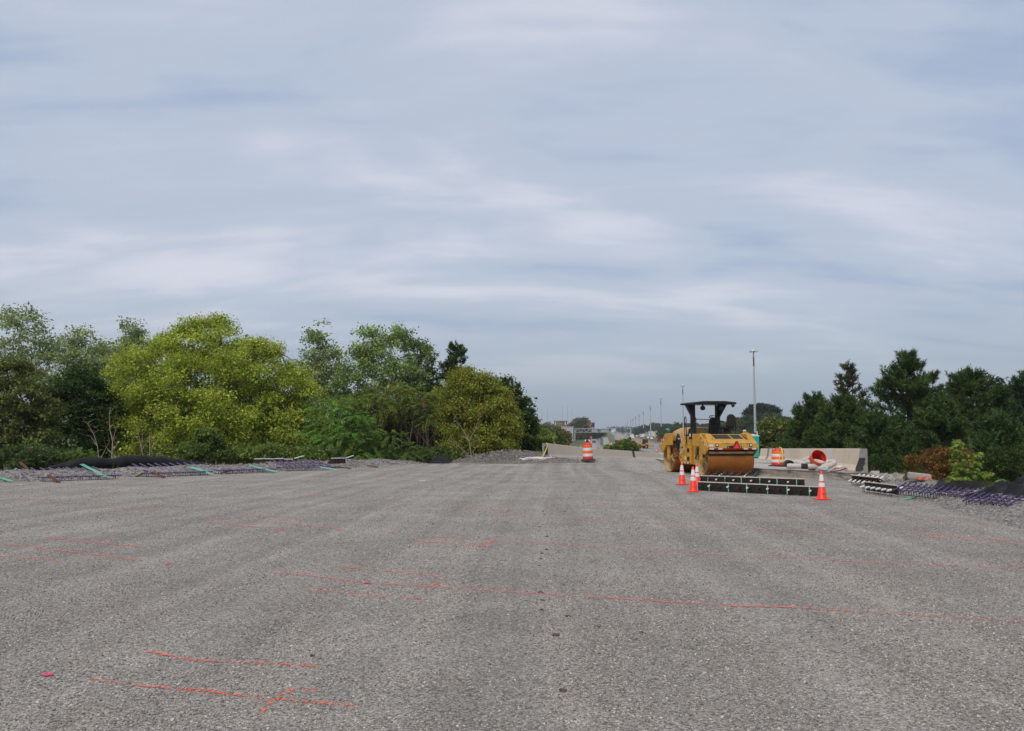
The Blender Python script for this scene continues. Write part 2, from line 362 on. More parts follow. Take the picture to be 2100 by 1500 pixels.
XC = lerp_tab([(30, 6), (47.7, 9.3), (95, 20), (246, 50), (424, 66), (573, 82), (718, 97), (883, 118), (1034, 137), (1145, 149), (1284, 166), (3000, 362), (6000, 700)])
def pad_z(x, y):
    r = PAD_Z(y)
    if 42 < y:
        side = min(1, max(0, (x + 1.5) / 3.0)); r = r * (0.35 + 0.65 * side)
    return r + 0.012 * fbm(x, y, 0.35, 3.0)
def heap_z(x, y):
    h = 0
    for cx, cy, a, sx, sy in ((-0.2, 48.6, 0.62, 1.5, 1.0), (-2.3, 48.4, 0.42, 1.2, 0.9), (-1.2, 49.2, 0.35, 1.5, 1.0), (1.6, 48.2, 0.25, 0.9, 0.8), (2.9, 47.2, 0.16, 1.2, 0.6), (1.5, 46.5, 0.20, 2.4, 0.45)):
        h += a * math.exp(-((x - cx) / sx) ** 2 - ((y - cy) / sy) ** 2)
    return h
BASE_Z = lerp_tab([(-200, -5), (150, -4.6), (260, -4.2), (400, -3.9), (573, -3.0), (883, -1.7), (1100, -1.0), (2000, 2.4), (3000, 5.9), (6000, 11), (9000, 14)])
def ground_z(x, y):
    zb = BASE_Z(y) + 0.5 * fbm(x, y, 0.02, 5)
    if y < 200:
        if y < 30: l, r, zp = XL(y) - 1.2, XR(y) + 1.3, 0.0
        elif y < 48: l, r, zp = XL(y) - 1.0, BARR(y) + 0.6, 0.0
        else: l, r, zp = BARL(y) - 0.7, BARR(y) + 0.6, DECK_Z(y)
        d = max(l - x, x - r, 0)
        zp = zp - 0.20 - 0.42 * d + (0.25 * fbm(x, y, 0.15, 1) if d > 1 else 0)
        zb = max(zb, zp)
    # far left bank and the hill on the right
    q = (x - XC(y)) if y > 60 else 0
    if y > 120 and q < -36:
        zb += min(6.0, (-36 - q) * 0.06)
    if y > 120 and q > 55:
        k = min(1, max(0, (y - 120) / 120)); zb += k * min(9.0, (q - 55) * 0.10)
    return zb

def nonuni(a):
    o = [a[0][0]]
    for s, e, st in a:
        k = max(1, int(round((e - s) / st))); o += [s + (e - s) * (i + 1) / k for i in range(k)]
    return o
gx = nonuni([(-4000, -1000, 500), (-1000, -300, 100), (-300, -70, 18), (-70, -30, 4), (-30, 40, 1.2), (40, 100, 5), (100, 400, 18), (400, 1000, 75), (1000, 4000, 500)])
gy = nonuni([(-120, -20, 20), (-20, 10, 5), (10, 60, 1.0), (60, 100, 2.5), (100, 300, 10), (300, 1200, 45), (1200, 3000, 150), (3000, 9000, 800)])
V = np.array([(x, y, ground_z(x, y)) for y in gy for x in gx]); nx = len(gx)
F = np.array([(j * nx + i, j * nx + i + 1, (j + 1) * nx + i + 1, (j + 1) * nx + i) for j in range(len(gy) - 1) for i in range(nx - 1)])
g = put('ground', np_mesh('ground', V, F), 'grass_ground', smooth=True); struct(g)

# gravel pad: the sheet the camera stands on
rows = nonuni([(-8, 3, 1.0), (3, 22, 0.35), (22, 48, 0.5), (48, 56, 0.35)]); NC = 110
V = []; F = []
for y in rows:
    l, r = XL(y), XR(y)
    for i in range(NC + 1):
        x = l + (r - l) * i / NC
        V.append((x, y, pad_z(x, y)))
    V.append((r + 0.02, y, -0.6)); V.append((l - 0.05, y, -0.8))
W = NC + 3
for j in range(len(rows) - 1):
    a, b = j * W, (j + 1) * W
    for i in range(NC): F.append((a + i, a + i + 1, b + i + 1, b + i))
    F.append((a + NC, a + NC + 1, b + NC + 1, b + NC)); F.append((a + NC + 2, a, b, b + NC + 2))
pad = put('gravel_ground', np_mesh('gravel_ground', np.array(V), np.array(F)), 'gravel', smooth=True); struct(pad)

# gravel berms along both edges
def berm(name, edge, y0, y1, sgn, prof, seed, seg=0.3):
    ys = nonuni([(y0, y1, seg)]); V = []; F = []; P = []
    for k in range(len(prof) - 1):
        P += [(prof[k][0] + (prof[k + 1][0] - prof[k][0]) * t / 2, prof[k][1] + (prof[k + 1][1] - prof[k][1]) * t / 2) for t in range(2)]
    P.append(prof[-1])
    for y in ys:
        fade = min(1, (y - y0) / 1.5, (y1 - y) / 1.5); fade = 0.25 + 0.75 * max(0, fade)
        for d, h in P:
            wob = fbm(y, d, 0.45, seed) * 0.35
            z = h * fade if h > 0 else h
            x = edge(y) + sgn * (d + wob * min(1, abs(d) + 0.2))
            V.append((x, y, z + (0.10 * fbm(x, y, 0.9, seed + 4) + 0.03 * fbm(x, y, 4, seed)) * (1 if d > 0.15 else 0.15)))
    n = len(P)
    for j in range(len(ys) - 1):
        for i in range(n - 1):
            f = (j * n + i, j * n + i + 1, (j + 1) * n + i + 1, (j + 1) * n + i); F.append(f if sgn > 0 else f[::-1])
    o = put(name, np_mesh(name, np.array(V), np.array(F)), 'gravel_coarse', smooth=True); struct(o)
    return np.array(V)
# the darker heap of fresh stone left of the barrier
hx = np.arange(-5.2, 3.9, 0.14); hy = np.arange(46.0, 50.4, 0.14); V = []; F = []
for yy in hy:
    for xx in hx:
        h = heap_z(xx, yy); base = pad_z(xx, yy) if XL(yy) < xx else min(pad_z(xx, yy), ground_z(xx, yy) + 0.15)
        V.append((xx, yy, base + h - 0.04 + 0.05 * fbm(xx, yy, 2.5, 3) * min(1, h * 4)))
k = len(hx)
for j in range(len(hy) - 1):
    for i_ in range(k - 1): F.append((j * k + i_, j * k + i_ + 1, (j + 1) * k + i_ + 1, (j + 1) * k + i_))
tag(put('gravel_heap', np_mesh('gravel_heap', np.array(V), np.array(F)), 'heap_gravel', smooth=True), 'dark grey gravel heap left of the long concrete barrier', 'gravel heap')
bermL = berm('gravel_berm', XL, 8, 47.5, -1, [(-0.35, -0.03), (0.1, 0.03), (0.6, 0.16), (1.1, 0.30), (1.6, 0.33), (2.2, 0.22), (3.2, -0.5), (4.5, -1.3)], 11.0)
bermR = berm('gravel_berm', XR, -7.5, 30.2, 1, [(-0.3, -0.03), (0.1, 0.05), (0.5, 0.20), (1.0, 0.34), (1.5, 0.36), (2.0, 0.22), (2.8, -0.4), (4.0, -1.2)], 23.0)

# old concrete approach slab and bridge deck
ys = nonuni([(30.9, 47, 0.5), (47, 100, 1.5), (100, 200, 6)])
V = []; F = []; ND = 10
for y in ys:
    l = XR(y) + 0.0 if y < 49 else (XR(49) + (BARL(y) - 0.6 - XR(49)) * min(1, (y - 49) / 2.0))
    r = BARR(y) + 0.62
    if y < 33: l = XR(y)
    for i in range(ND + 1):
        x = l + (r - l) * i / ND; V.append((x, y, deck_z(x, y)))
W = ND + 1
for j in range(len(ys) - 1):
    for i in range(ND): F.append((j * W + i, j * W + i + 1, (j + 1) * W + i + 1, (j + 1) * W + i))
slab = put('bridge_deck', np_mesh('bridge_deck', np.array(V), np.array(F)), 'slab'); struct(slab)
# its broken front face
fb = MB(); pts = []
for k in range(60):
    t = k / 59
    y = 48.5 - t * 17.6
    pts.append((XR(y), y))
pts += [(12.6 + 0.3 * k, 30.85) for k in range(1, 5)]
for k, (x, y) in enumerate(pts):
    for q, z in enumerate((0.279, 0.245, 0.17, 0.08, 0.0, -0.3)):
        jx = (0.0 if q == 0 else 0.035 * fbm(x * 3, y * 3 + z * 9, 1.0, 2) + (0.02 if q > 0 else 0))
        fb.v.append((x - 0.012 + jx - (0.03 if q > 3 else 0), y - 0.012 + jx, z))
for k in range(len(pts) - 1):
    for q in range(5):
        a = k * 6 + q; fb.f.append((a, a + 1, a + 7, a + 6))
fb.build('slab_edge', 'slab_face', slab)

# far highway: the carriageway ahead, the side road on its left, the one on its right
def road(name, y0, y1, dl, dr, dz, m, st=25):
    ys = nonuni([(y0, min(400, y1), 6)] + ([(400, y1, st)] if y1 > 400 else [])); V = []; F = []
    for y in ys:
        for q in (dl, dl, dr, dr):
            V.append((XC(y) + q, y, DECK_Z(y) + dz))
        V[-4] = (V[-4][0] - 0.02, y, V[-4][2] - 1.0); V[-1] = (V[-1][0] + 0.02, y, V[-1][2] - 1.0)
    for j in range(len(ys) - 1):
        for i in range(3): F.append((j * 4 + i, j * 4 + i + 1, j * 4 + i + 5, j * 4 + i + 4))
    return struct(put(name, np_mesh(name, np.array(V), np.array(F)), m))
road('highway', 200, 5500, -9, 9, 0.02, 'pavement')
road('side_road', 150, 2500, -28, -21, 0.0, 'pavement')
road('highway', 160, 5500, 32, 50, 0.03, 'pavement')

# ------------------------------------------------------------------ sprayed layout marks on the gravel
SPRAY = [
 ('spray_strong', 0.055, [(307, 1337), (400, 1356), (520, 1361), (650, 1368)]),
 ('spray_strong', 0.050, [(190, 1395), (300, 1409), (420, 1419), (560, 1437), (730, 1449)]),
 ('spray_strong', 0.060, [(540, 1460), (565, 1437), (600, 1415)]), ('spray_strong', 0.07, [(628, 1416), (646, 1416)]),
 ('spray_strong', 0.060, [(0, 1141), (60, 1145), (122, 1152)]), ('spray_mid', 0.055, [(-40, 1112), (15, 1118), (150, 1133), (287, 1150)]), ('spray_mid', 0.05, [(95, 1104), (170, 1112), (285, 1121)]),
 ('spray_mid', 0.06, [(418, 1071), (500, 1079), (585, 1089)]), ('spray_faint', 0.07, [(450, 1063), (570, 1073), (700, 1086)]), ('spray_faint', 0.06, [(500, 1054), (620, 1066)]),
 ('spray_faint', 0.08, [(0, 1020), (170, 1035), (330, 1050)]), ('spray_faint', 0.08, [(130, 992), (250, 996), (330, 998)]), ('spray_mid', 0.06, [(262, 997), (308, 996)]),
 ('spray_strong', 0.045, [(632, 1211), (740, 1219), (862, 1228)]), ('spray_mid', 0.05, [(690, 1163), (800, 1173), (922, 1184)]), ('spray_faint', 0.06, [(560, 1176), (650, 1184), (750, 1197), (900, 1204), (1050, 1215)]),
 ('spray_strong', 0.05, [(874, 1211), (900, 1195)]),
 ('spray_faint', 0.05, [(1050, 1215), (1250, 1228), (1330, 1234)]), ('spray_mid', 0.05, [(1330, 1234), (1480, 1243), (1640, 1247), (1740, 1254)]), ('spray_faint', 0.05, [(1740, 1254), (1850, 1260), (2120, 1275)]),
 ('spray_mid', 0.06, [(850, 1111), (930, 1116), (1010, 1121)]), ('spray_strong', 0.07, [(993, 1119), (1018, 1106)]), ('spray_faint', 0.07, [(880, 1101), (1050, 1110)]),
 ('spray_mid', 0.06, [(1010, 1055), (1080, 1060), (1200, 1066), (1450, 1080)]), ('spray_mid', 0.055, [(1450, 1080), (1580, 1087), (1700, 1093)]), ('spray_mid', 0.05, [(1700, 1093), (1900, 1102), (2110, 1113)]),
 ('spray_faint', 0.06, [(1050, 1110), (1200, 1120), (1500, 1140)]), ('spray_mid', 0.05, [(1500, 1140), (1750, 1153), (2110, 1167)]), ('spray_strong', 0.05, [(2075, 1154), (2110, 1157)]),
 ('spray_faint', 0.07, [(1130, 1030), (1290, 1038), (1400, 1044)]), ('spray_mid', 0.06, [(1400, 1046), (1550, 1052), (1720, 1062)]), ('spray_mid', 0.06, [(1850, 1062), (1940, 1069), (2035, 1076)]),
 ('spray_strong', 0.10, [(1808, 1063), (1828, 1067)]), ('spray_strong', 0.09, [(1925, 1101), (1945, 1106)]), ('spray_mid', 0.06, [(1870, 1092), (1980, 1103), (2090, 1110)]), ('spray_mid', 0.07, [(1330, 1014), (1365, 1018)]),
 ('spray_faint', 0.08, [(880, 1035), (1060, 1048)]), ('spray_faint', 0.09, [(600, 1012), (800, 1026)]), ('spray_faint', 0.09, [(450, 985), (520, 986)]), ('spray_faint', 0.09, [(640, 976), (700, 977)]), ('spray_mid', 0.08, [(770, 975), (815, 979)]),
]
paint_segs = []
for mname, wd, pxs in SPRAY:
    wd *= 0.85 if pxs[0][1] < 1250 else 0.7
    P = [gp(*p) for p in pxs]; mb = MB(); row = []
    for a, b in zip(P[:-1], P[1:]):
        k = max(2, int((b - a).length / 0.25))
        for i in range(k): row.append(a.lerp(b, i / k))
        paint_segs.append((a, b, wd, {'spray_strong': 0.55, 'spray_mid': 0.32, 'spray_faint': 0.15}[mname]))
    row.append(P[-1])
    for i, p in enumerate(row):
        t = (row[min(i + 1, len(row) - 1)] - row[max(i - 1, 0)]); t.z = 0; t.normalize(); nrm = Vector((-t.y, t.x, 0))
        hw = wd * (0.5 + 0.15 * fbm(p.x, p.y, 2.0, 8)); j = 0.02 * fbm(p.x, p.y, 0.8, 6)
        for s in (-1, 1):
            q = p + nrm * (s * hw + j); mb.v.append((q.x, q.y, pad_z(q.x, q.y) + 0.006))
    mb.f = [(2 * i, 2 * i + 2, 2 * i + 3, 2 * i + 1) for i in range(len(row) - 1)]
    mb.build('paint_line', mname, pad)
for px, py, m in ((98, 1386, 'spray_pink'), (345, 1158, 'spray_pink'), (700, 1087, 'spray_pink'), (805, 1093, 'spray_pink'), (752, 1197, 'spray_pink'), (1465, 1231, 'spray_strong'), (2085, 1076, 'spray_pink'), (545, 973, 'spray_pink')):
    p = gp(px, py); mb = MB(); k = 9
    ring = [(p.x + (0.022 + 0.016 * random.random()) * math.cos(6.283 * i / k) * 1.5, p.y + 0.035 * math.sin(6.283 * i / k)) for i in range(k)]
    mb.add([(a, b, pad_z(a, b) + 0.009) for a, b in ring], [tuple(range(k))]); mb.build('paint_dot', m, pad)

# ------------------------------------------------------------------ loose stones: real gravel near the camera and on the berms
def stone_field(name, P, S, paint, base, lab):
    """points carry size and paint; geometry nodes set an angular stone on each"""
    me = bpy.data.meshes.new(name); me.vertices.add(len(P)); me.vertices.foreach_set('co', np.ascontiguousarray(P, dtype=np.float32).ravel())
    a = me.attributes.new('size', 'FLOAT', 'POINT'); a.data.foreach_set('value', np.ascontiguousarray(S, dtype=np.float32))
    a = me.attributes.new('paint', 'FLOAT', 'POINT'); a.data.foreach_set('value', np.ascontiguousarray(paint, dtype=np.float32))
    o = bpy.data.objects.new(name, me); COL.objects.link(o); struct(o, 'stuff'); o['label'] = lab
    mname = name + '_stone'
    m, t, b, oo = newmat(mname); nd, lk = t.nodes, t.links
    oi = nd.new('ShaderNodeObjectInfo'); rp = nd.new('ShaderNodeValToRGB'); lk.new(oi.outputs['Random'], rp.inputs[0])
    el = rp.color_ramp.elements; el[0].color = rgba([c * 0.40 for c in base]); el[1].color = rgba([c * 1.75 for c in base]); x = el.new(0.6); x.color = rgba(base); x = el.new(0.9); x.color = rgba([c * 1.3 for c in base])
    at_ = nd.new('ShaderNodeAttribute'); at_.attribute_type = 'INSTANCER'; at_.attribute_name = 'paint'
    mx = nd.new('ShaderNodeMix'); mx.data_type = 'RGBA'; lk.new(at_.outputs['Fac'], mx.inputs[0]); lk.new(rp.outputs[0], mx.inputs[6]); mx.inputs[7].default_value = (0.84, 0.13, 0.065, 1)
    lk.new(mx.outputs[2], b.inputs['Base Color']); b.inputs['Roughness'].default_value = 0.85; b.inputs['Specular IOR Level'].default_value = 0.3
    ng = bpy.data.node_groups.new(name, 'GeometryNodeTree')
    ng.interface.new_socket('Geometry', in_out='INPUT', socket_type='NodeSocketGeometry'); ng.interface.new_socket('Geometry', in_out='OUTPUT', socket_type='NodeSocketGeometry')
    n = ng.nodes; gi = n.new('NodeGroupInput'); go = n.new('NodeGroupOutput')
    ico = n.new('GeometryNodeMeshIcoSphere'); ico.inputs['Subdivisions'].default_value = 1; ico.inputs['Radius'].default_value = 0.5
    sm = n.new('GeometryNodeSetMaterial'); sm.inputs['Material'].default_value = m; ng.links.new(ico.outputs['Mesh'], sm.inputs['Geometry'])
    iop = n.new('GeometryNodeInstanceOnPoints'); ng.links.new(gi.outputs[0], iop.inputs['Points']); ng.links.new(sm.outputs[0], iop.inputs['Instance'])
    rr = n.new('FunctionNodeRandomValue'); rr.data_type = 'FLOAT_VECTOR'; rr.inputs[0].default_value = (-0.5, -0.5, 0); rr.inputs[1].default_value = (0.5, 0.5, 6.28)
    na = n.new('GeometryNodeInputNamedAttribute'); na.data_type = 'FLOAT'; na.inputs['Name'].default_value = 'size'
    rs = n.new('FunctionNodeRandomValue'); rs.data_type = 'FLOAT_VECTOR'; rs.inputs[0].default_value = (0.8, 0.6, 0.4); rs.inputs[1].default_value = (1.35, 1.0, 0.75)
    vm = n.new('ShaderNodeVectorMath'); vm.operation = 'MULTIPLY'; ng.links.new(rs.outputs[0], vm.inputs[0]); ng.links.new(na.outputs[0], vm.inputs[1])
    ng.links.new(rr.outputs[0], iop.inputs['Rotation']); ng.links.new(vm.outputs[0], iop.inputs['Scale'])
    ng.links.new(iop.outputs[0], go.inputs[0])
    md = o.modifiers.new('stones', 'NODES'); md.node_group = ng
    return o
GXS = np.arange(-34, 34, 0.4); GYS = np.arange(3, 58, 0.4)
GPZ = np.array([[pad_z(a, b) for a in GXS] for b in GYS])
def pad_np(x, y):
    u = np.clip((x + 34) / 0.4, 0, len(GXS) - 1.001); v = np.clip((y - 3) / 0.4, 0, len(GYS) - 1.001); i = u.astype(int); j = v.astype(int); u -= i; v -= j
    return GPZ[j, i] * (1 - u) * (1 - v) + GPZ[j, i + 1] * u * (1 - v) + GPZ[j + 1, i] * (1 - u) * v + GPZ[j + 1, i + 1] * u * v
LX, LY = np.array([(XL(q), q) for q in GYS]).T; RX = np.array([XR(q) for q in GYS])
def near_stones():
    P = []; S = []
    for y0, y1, dens, s0, s1 in ((4.0, 7, 2600, .007, .023), (7, 10, 1600, .008, .024), (10, 14, 800, .009, .025), (14, 22, 260, .012, .030), (22, 47, 18, .016, .045)):
        A = (0.66 * (y0 + y1) + 1.0) * (y1 - y0); n = int(A * dens)
        y = rng.uniform(y0, y1, n); x = rng.uniform(-1, 1, n) * (0.66 * y + 0.5)
        s = s0 + (s1 - s0) * rng.random(n) ** 2.4
        q = x - y * 0.07   # across the passes
        k = 0.5 + 0.22 * np.sin(q * 2.3 + 0.6 * np.sin(y * 0.35)) + 0.18 * np.sin(q * 5.1 + y * 0.2) + 0.15 * np.sin(y * 0.9 + q)
        ok = (rng.random(n) < np.clip(k + 0.25, 0.25, 1)) & (x > np.interp(y, GYS, LX)) & (x < np.interp(y, GYS, RX) - 0.05)
        x, y, s = x[ok], y[ok], s[ok]
        P.append(np.c_[x, y, pad_np(x, y) + s * 0.16]); S.append(s)
    P = np.concatenate(P); S = np.concatenate(S); paint = np.zeros(len(P))
    for a, b, wd, pr in paint_segs:
        ab = np.array((b - a)[:2]); l2 = ab @ ab
        t = np.clip(((P[:, :2] - np.array(a[:2])) @ ab) / l2, 0, 1)
        d = np.linalg.norm(P[:, :2] - (np.array(a[:2]) + t[:, None] * ab), axis=1)
        paint = np.where((d < wd * 0.62) & (rng.random(len(P)) < pr), 0.95, paint)
    return P, S, paint
P, S, PA = near_stones()
stone_field('loose_gravel', P, S, PA, (0.360, 0.325, 0.290), 'loose grey crushed stone over the whole yard')
def berm_stones(V, n, s0, s1):
    i = rng.integers(0, len(V), n); Q = V[i] + rng.normal(0, 0.10, (n, 3)) * np.array([1, 1, 0.12]); s = s0 + (s1 - s0) * rng.random(n) ** 2
    return Q, s
q1, s1 = berm_stones(bermL, 24000, .03, .10); q2, s2 = berm_stones(bermR, 22000, .018, .060)
hp = np.array([(x, y, pad_z(x, y) + heap_z(x, y)) for x, y in zip(rng.normal(-0.8, 1.7, 5000), rng.normal(48.3, 0.8, 5000)) if XL(y) < x < XR(y) and y < 50])
q3 = hp; s3 = rng.uniform(.03, .08, len(hp))
P = np.concatenate([q1, q2, q3]); S = np.concatenate([s1, s2, s3])
stone_field('berm_stones', P, S, np.zeros(len(P)), (0.29, 0.262, 0.236), 'coarse grey stones on the berms and the heap')
# ================================================================== BARRIERS
def barrier(name, label, face, y0, y1, sgn, joints, h=0.92):
    """F-shaped parapet; the sloped side faces the road. sgn=+1: the road lies on its left."""
    root = thing(name, label, 'barrier', (0, 0, 0)); ZB = DECK_Z if sgn < 0 else DECKR
    prof = [(0.0, 0.0), (0.0, 0.08), (0.15, 0.30), (0.24, h - 0.02), (0.26, h), (0.50, h), (0.52, h - 0.02), (0.52, 0.0)]
    ys_all = [y0] + [j for j in joints if y0 < j < y1] + [y1]
    for k in range(len(ys_all) - 1):
        a, b = ys_all[k] + (0.02 if k else 0), ys_all[k + 1]
        yy = nonuni([(a, b, 1.5)]); V = []; F = []; n = len(prof)
        for y in yy:
            for d, z in prof: V.append((face(y) + sgn * d, y, ZB(y) + z))
        for j in range(len(yy) - 1):
            for i in range(n):
                F.append((j * n + i, j * n + (i + 1) % n, (j + 1) * n + (i + 1) % n, (j + 1) * n + i))
        mb = MB(); mb.v = V; mb.f = F + [tuple(range(n)), tuple((len(yy) - 1) * n + i for i in range(n))]
        mb.build('barrier_panel', 'concrete', root)
    # dull weathered end face, 3 mm proud, with its black stain
    e = MB(); e.add([(face(y0) + sgn * d, y0 - 0.003, ZB(y0) + z) for d, z in prof], [tuple(range(len(prof)))]); ef = e.build('end_face', 'concrete_end', root)
    return root, ef
bl, efl = barrier('concrete_barrier', 'long tan concrete barrier falling away behind the left striped barrel', BARL, 47.4, 150, -1, [58.0, 73, 94.5, 108])
br, efr = barrier('concrete_barrier', 'tan concrete barrier on the slab behind the white hoses', BARR, 31.5, 72, 1, [42, 52, 62])
def patch(face, y0, sgn, pts, m, parent, name='stain', dy=-0.006):
    mb = MB(); mb.add([(face(y0) + sgn * d, y0 + dy, (DECK_Z if sgn < 0 else DECKR)(y0) + z) for d, z in pts], [tuple(range(len(pts)))]); mb.build(name, m, parent)
patch(BARR, 31.5, 1, [(0.10, 0.30), (0.20, 0.55), (0.26, 0.58), (0.33, 0.56), (0.42, 0.585), (0.44, 0.50), (0.40, 0.44), (0.43, 0.40), (0.40, 0.30), (0.34, 0.25), (0.36, 0.12), (0.24, 0.05), (0.06, 0.06), (0.05, 0.2)], 'stain', efr)
patch(BARL, 47.4, -1, [(0.19, 0.36), (0.24, 0.70), (0.30, 0.78), (0.40, 0.72), (0.42, 0.55), (0.36, 0.34), (0.30, 0.22), (0.22, 0.25)], 'stain', efl)
# fresher grey strip on the right parapet, dark gap in the left one
def strip_on(face, sgn, y0, y1, m, name, parent, h=0.92):
    prof = [(0.0, 0.085), (0.15, 0.30), (0.24, h - 0.02), (0.26, h + 0.002)]; V = []; F = []
    for y in (y0, y1):
        for d, z in prof: V.append((face(y) + sgn * (d - 0.004), y, (DECK_Z if sgn < 0 else DECKR)(y) + z + 0.003))
    mb = MB(); mb.v = V; mb.f = [(i, i + 1, i + 5, i + 4) for i in range(3)]; mb.build(name, m, parent)
strip_on(BARR, 1, 37.2, 38.9, 'concrete_new', 'pale_patch', br)
strip_on(BARR, 1, 64.5, 66.0, 'concrete_end', 'weathered_patch', br)
strip_on(BARL, -1, 56.9, 57.9, 'concrete_new', 'pale_patch', bl)
strip_on(BARL, -1, 94.6, 96.6, 'stain', 'dark_opening', bl)

# ================================================================== ROLLER
def roller():
    ang = R(12)
    t = thing('road_roller', 'yellow tandem road roller with rusty drums and black canopy', 'road roller', (8.45, 36.16, 0.0), ang)
    WB, DW, DR = 1.70, 2.04, 0.66
    rotX = Matrix.Rotation(R(90), 4, 'Y')
    for s in (-1, 1):
        yc = s * WB
        T = Matrix.Translation((0, yc, DR)) @ rotX
        d = MB(); d.lathe([(DR - 0.03, -DW / 2), (DR, -DW / 2 + 0.012), (DR, DW / 2 - 0.012), (DR - 0.03, DW / 2)], 64, T)
        drum = d.build('drum', 'drum_rust', t, smooth=True); drum['label'] = 'wide rust-brown steel drum'
        for q in (-1, 1):
            i = MB(); i.lathe([(DR - 0.03, q * DW / 2), (DR - 0.035, q * (DW / 2 - 0.34)), (0.30, q * (DW / 2 - 0.36)), (0.30, q * (DW / 2 - 0.28)), (0.16, q * (DW / 2 - 0.28)), (0.16, q * (DW / 2 - 0.10)), (0.001, q * (DW / 2 - 0.10))], 48, T)
            ins = i.build('drum_end', 'drum_inside', drum, smooth=True)
            r = MB(); r.lathe([(0.52, q * (DW / 2 - 0.33)), (0.545, q * (DW / 2 - 0.30)), (0.52, q * (DW / 2 - 0.27)), (0.495, q * (DW / 2 - 0.30)), (0.52, q * (DW / 2 - 0.33))], 32, T); r.build('ring', 'dark_metal', drum, smooth=True)
            for k in range(5):
                a = k * 1.2566 + 0.3; b = MB()
                b.tube([T @ Vector((0.14 * math.cos(a), 0.14 * math.sin(a), q * (DW / 2 - 0.12))), T @ Vector((0.50 * math.cos(a), 0.50 * math.sin(a), q * (DW / 2 - 0.29)))], 0.035, 6); b.build('spoke', 'drum_inside', drum)
        # yoke cheeks: outside the drum, cut back at the end
        P = [(0.62, 1.72), (-0.12, 1.72), (-0.66, 1.36), (-0.80, 1.18), (-0.78, 1.06), (-0.55, 0.86), (-0.34, 0.92), (-0.05, 1.20), (0.62, 1.22)]
        for q in (-1, 1):
            m = MB(); m.prism([(yc - s * a, z) for a, z in P], q * 1.06, q * 1.13, 'x')
            cheek = m.build('side_plate', 'yellow', t, bevel=0.012)
            # fork leg down to the hub and bolt heads
            yk = yc
            l = MB(); l.prism([(yk - 0.16, 1.2), (yk + 0.16, 1.2), (yk + 0.10, 0.52), (yk - 0.10, 0.52)], q * 0.98, q * 1.05, 'x'); l.build('hub_arm', 'yellow', t, bevel=0.01)
            hb = MB(); hb.lathe([(0.001, q * 1.08), (0.10, q * 1.08), (0.12, q * 1.04), (0.12, q * 0.9)], 16, T); hb.build('hub', 'yellow', t, smooth=True)
            for k in range(4):
                # tape blocks along the slanted edge: red, white, red, white
                tp = MB(); u0 = Vector((0, (-1 if s < 0 else 1) * 0.13, -0.088)); c = Vector((q * 1.1315, yc + (-1 if s < 0 else 1) * (0.16 + 0.125 * k), 1.60 - 0.085 * k)); nrm = Vector((0, 0.03, 0.05))
                e = q * 0.002
                tp.add([c + Vector((e, 0, 0)), c + u0 * 0.96 + Vector((e, 0, 0)), c + u0 * 0.96 - Vector((0, 0, 0.055)) + Vector((e, 0, 0)), c - Vector((0, 0, 0.055)) + Vector((e, 0, 0))], [(0, 1, 2, 3)])
                tp.build('reflective_tape', ('red_tape', 'white_tape')[k % 2], cheek)
        e = -1 if s < 0 else 1
        def Y(a): return yc + e * a
        # end beam with sloping deck, tank hood
        pb = MB(); pb.prism([(Y(0.80), 1.08), (Y(0.82), 1.12), (Y(0.80), 1.34), (Y(0.70), 1.44), (Y(0.30), 1.55), (Y(0.30), 1.40), (Y(0.58), 1.32), (Y(0.62), 1.08)], -1.058, 1.058, 'x'); beam = pb.build('end_beam', 'yellow', t, bevel=0.015)
        hd = MB(); hd.prism([(Y(0.52), 1.50), (Y(0.05), 1.70), (Y(-0.55), 1.70), (Y(-0.55), 1.40), (Y(0.50), 1.40)], -0.70, 0.72, 'x'); tank = hd.build('water_tank_hood', 'yellow', t, bevel=0.02)
        gr = MB(); 
        for x0, x1 in ((-0.62, 0.12), (0.18, 0.64)):
            g2 = MB(); g2.add([(x0, Y(0.50), 1.512), (x1, Y(0.50), 1.512), (x1 * 0.97, Y(0.10), 1.682), (x0 * 0.97, Y(0.10), 1.682)], [(0, 1, 2, 3)]); g2.build('screen_panel', 'grille', tank)
        for q in (-1, 1):
            bk = MB(); bk.prism([(Y(0.62), 1.46), (Y(0.46), 1.72), (Y(-0.1), 1.74), (Y(-0.1), 1.45)], q * 0.80, q * 1.02, 'x'); bk.build('corner_box', 'yellow', t, bevel=0.02)
            sl = MB(); sl.tube([(q * 0.76, Y(0.5), 1.50), (q * 0.76, Y(0.0), 1.66)], 0.025, 6); sl.build('hose', 'black_rubber', t)
        # scraper with rubber strip
        scp = MB(); scp.box((0, Y(0.66), 0.955), (1.98, 0.05, 0.075)); scr = scp.build('scraper_bar', 'yellow_pale', t, bevel=0.006)
        for k in range(7):
            bb = MB(); bb.lathe([(0.001, 0.0), (0.016, 0.0), (0.016, 0.02)], 8, Matrix.Translation((-0.9 + 0.3 * k, Y(0.688), 0.955)) @ Matrix.Rotation(R(90) * e, 4, 'X')); bb.build('bolt', 'dark_metal', scr)
        st = MB(); st.prism([(Y(0.665), 0.915), (Y(0.685), 0.915), (Y(0.655), 0.83), (Y(0.635), 0.83)], -1.0, 1.0, 'x'); st.build('wiper_strip', 'black_rubber', t)
        for x in (-0.66, 0.66):
            bra = MB(); bra.box((x, Y(0.70), 1.04), (0.08, 0.10, 0.12)); bra.build('bracket', 'dark_metal', t)
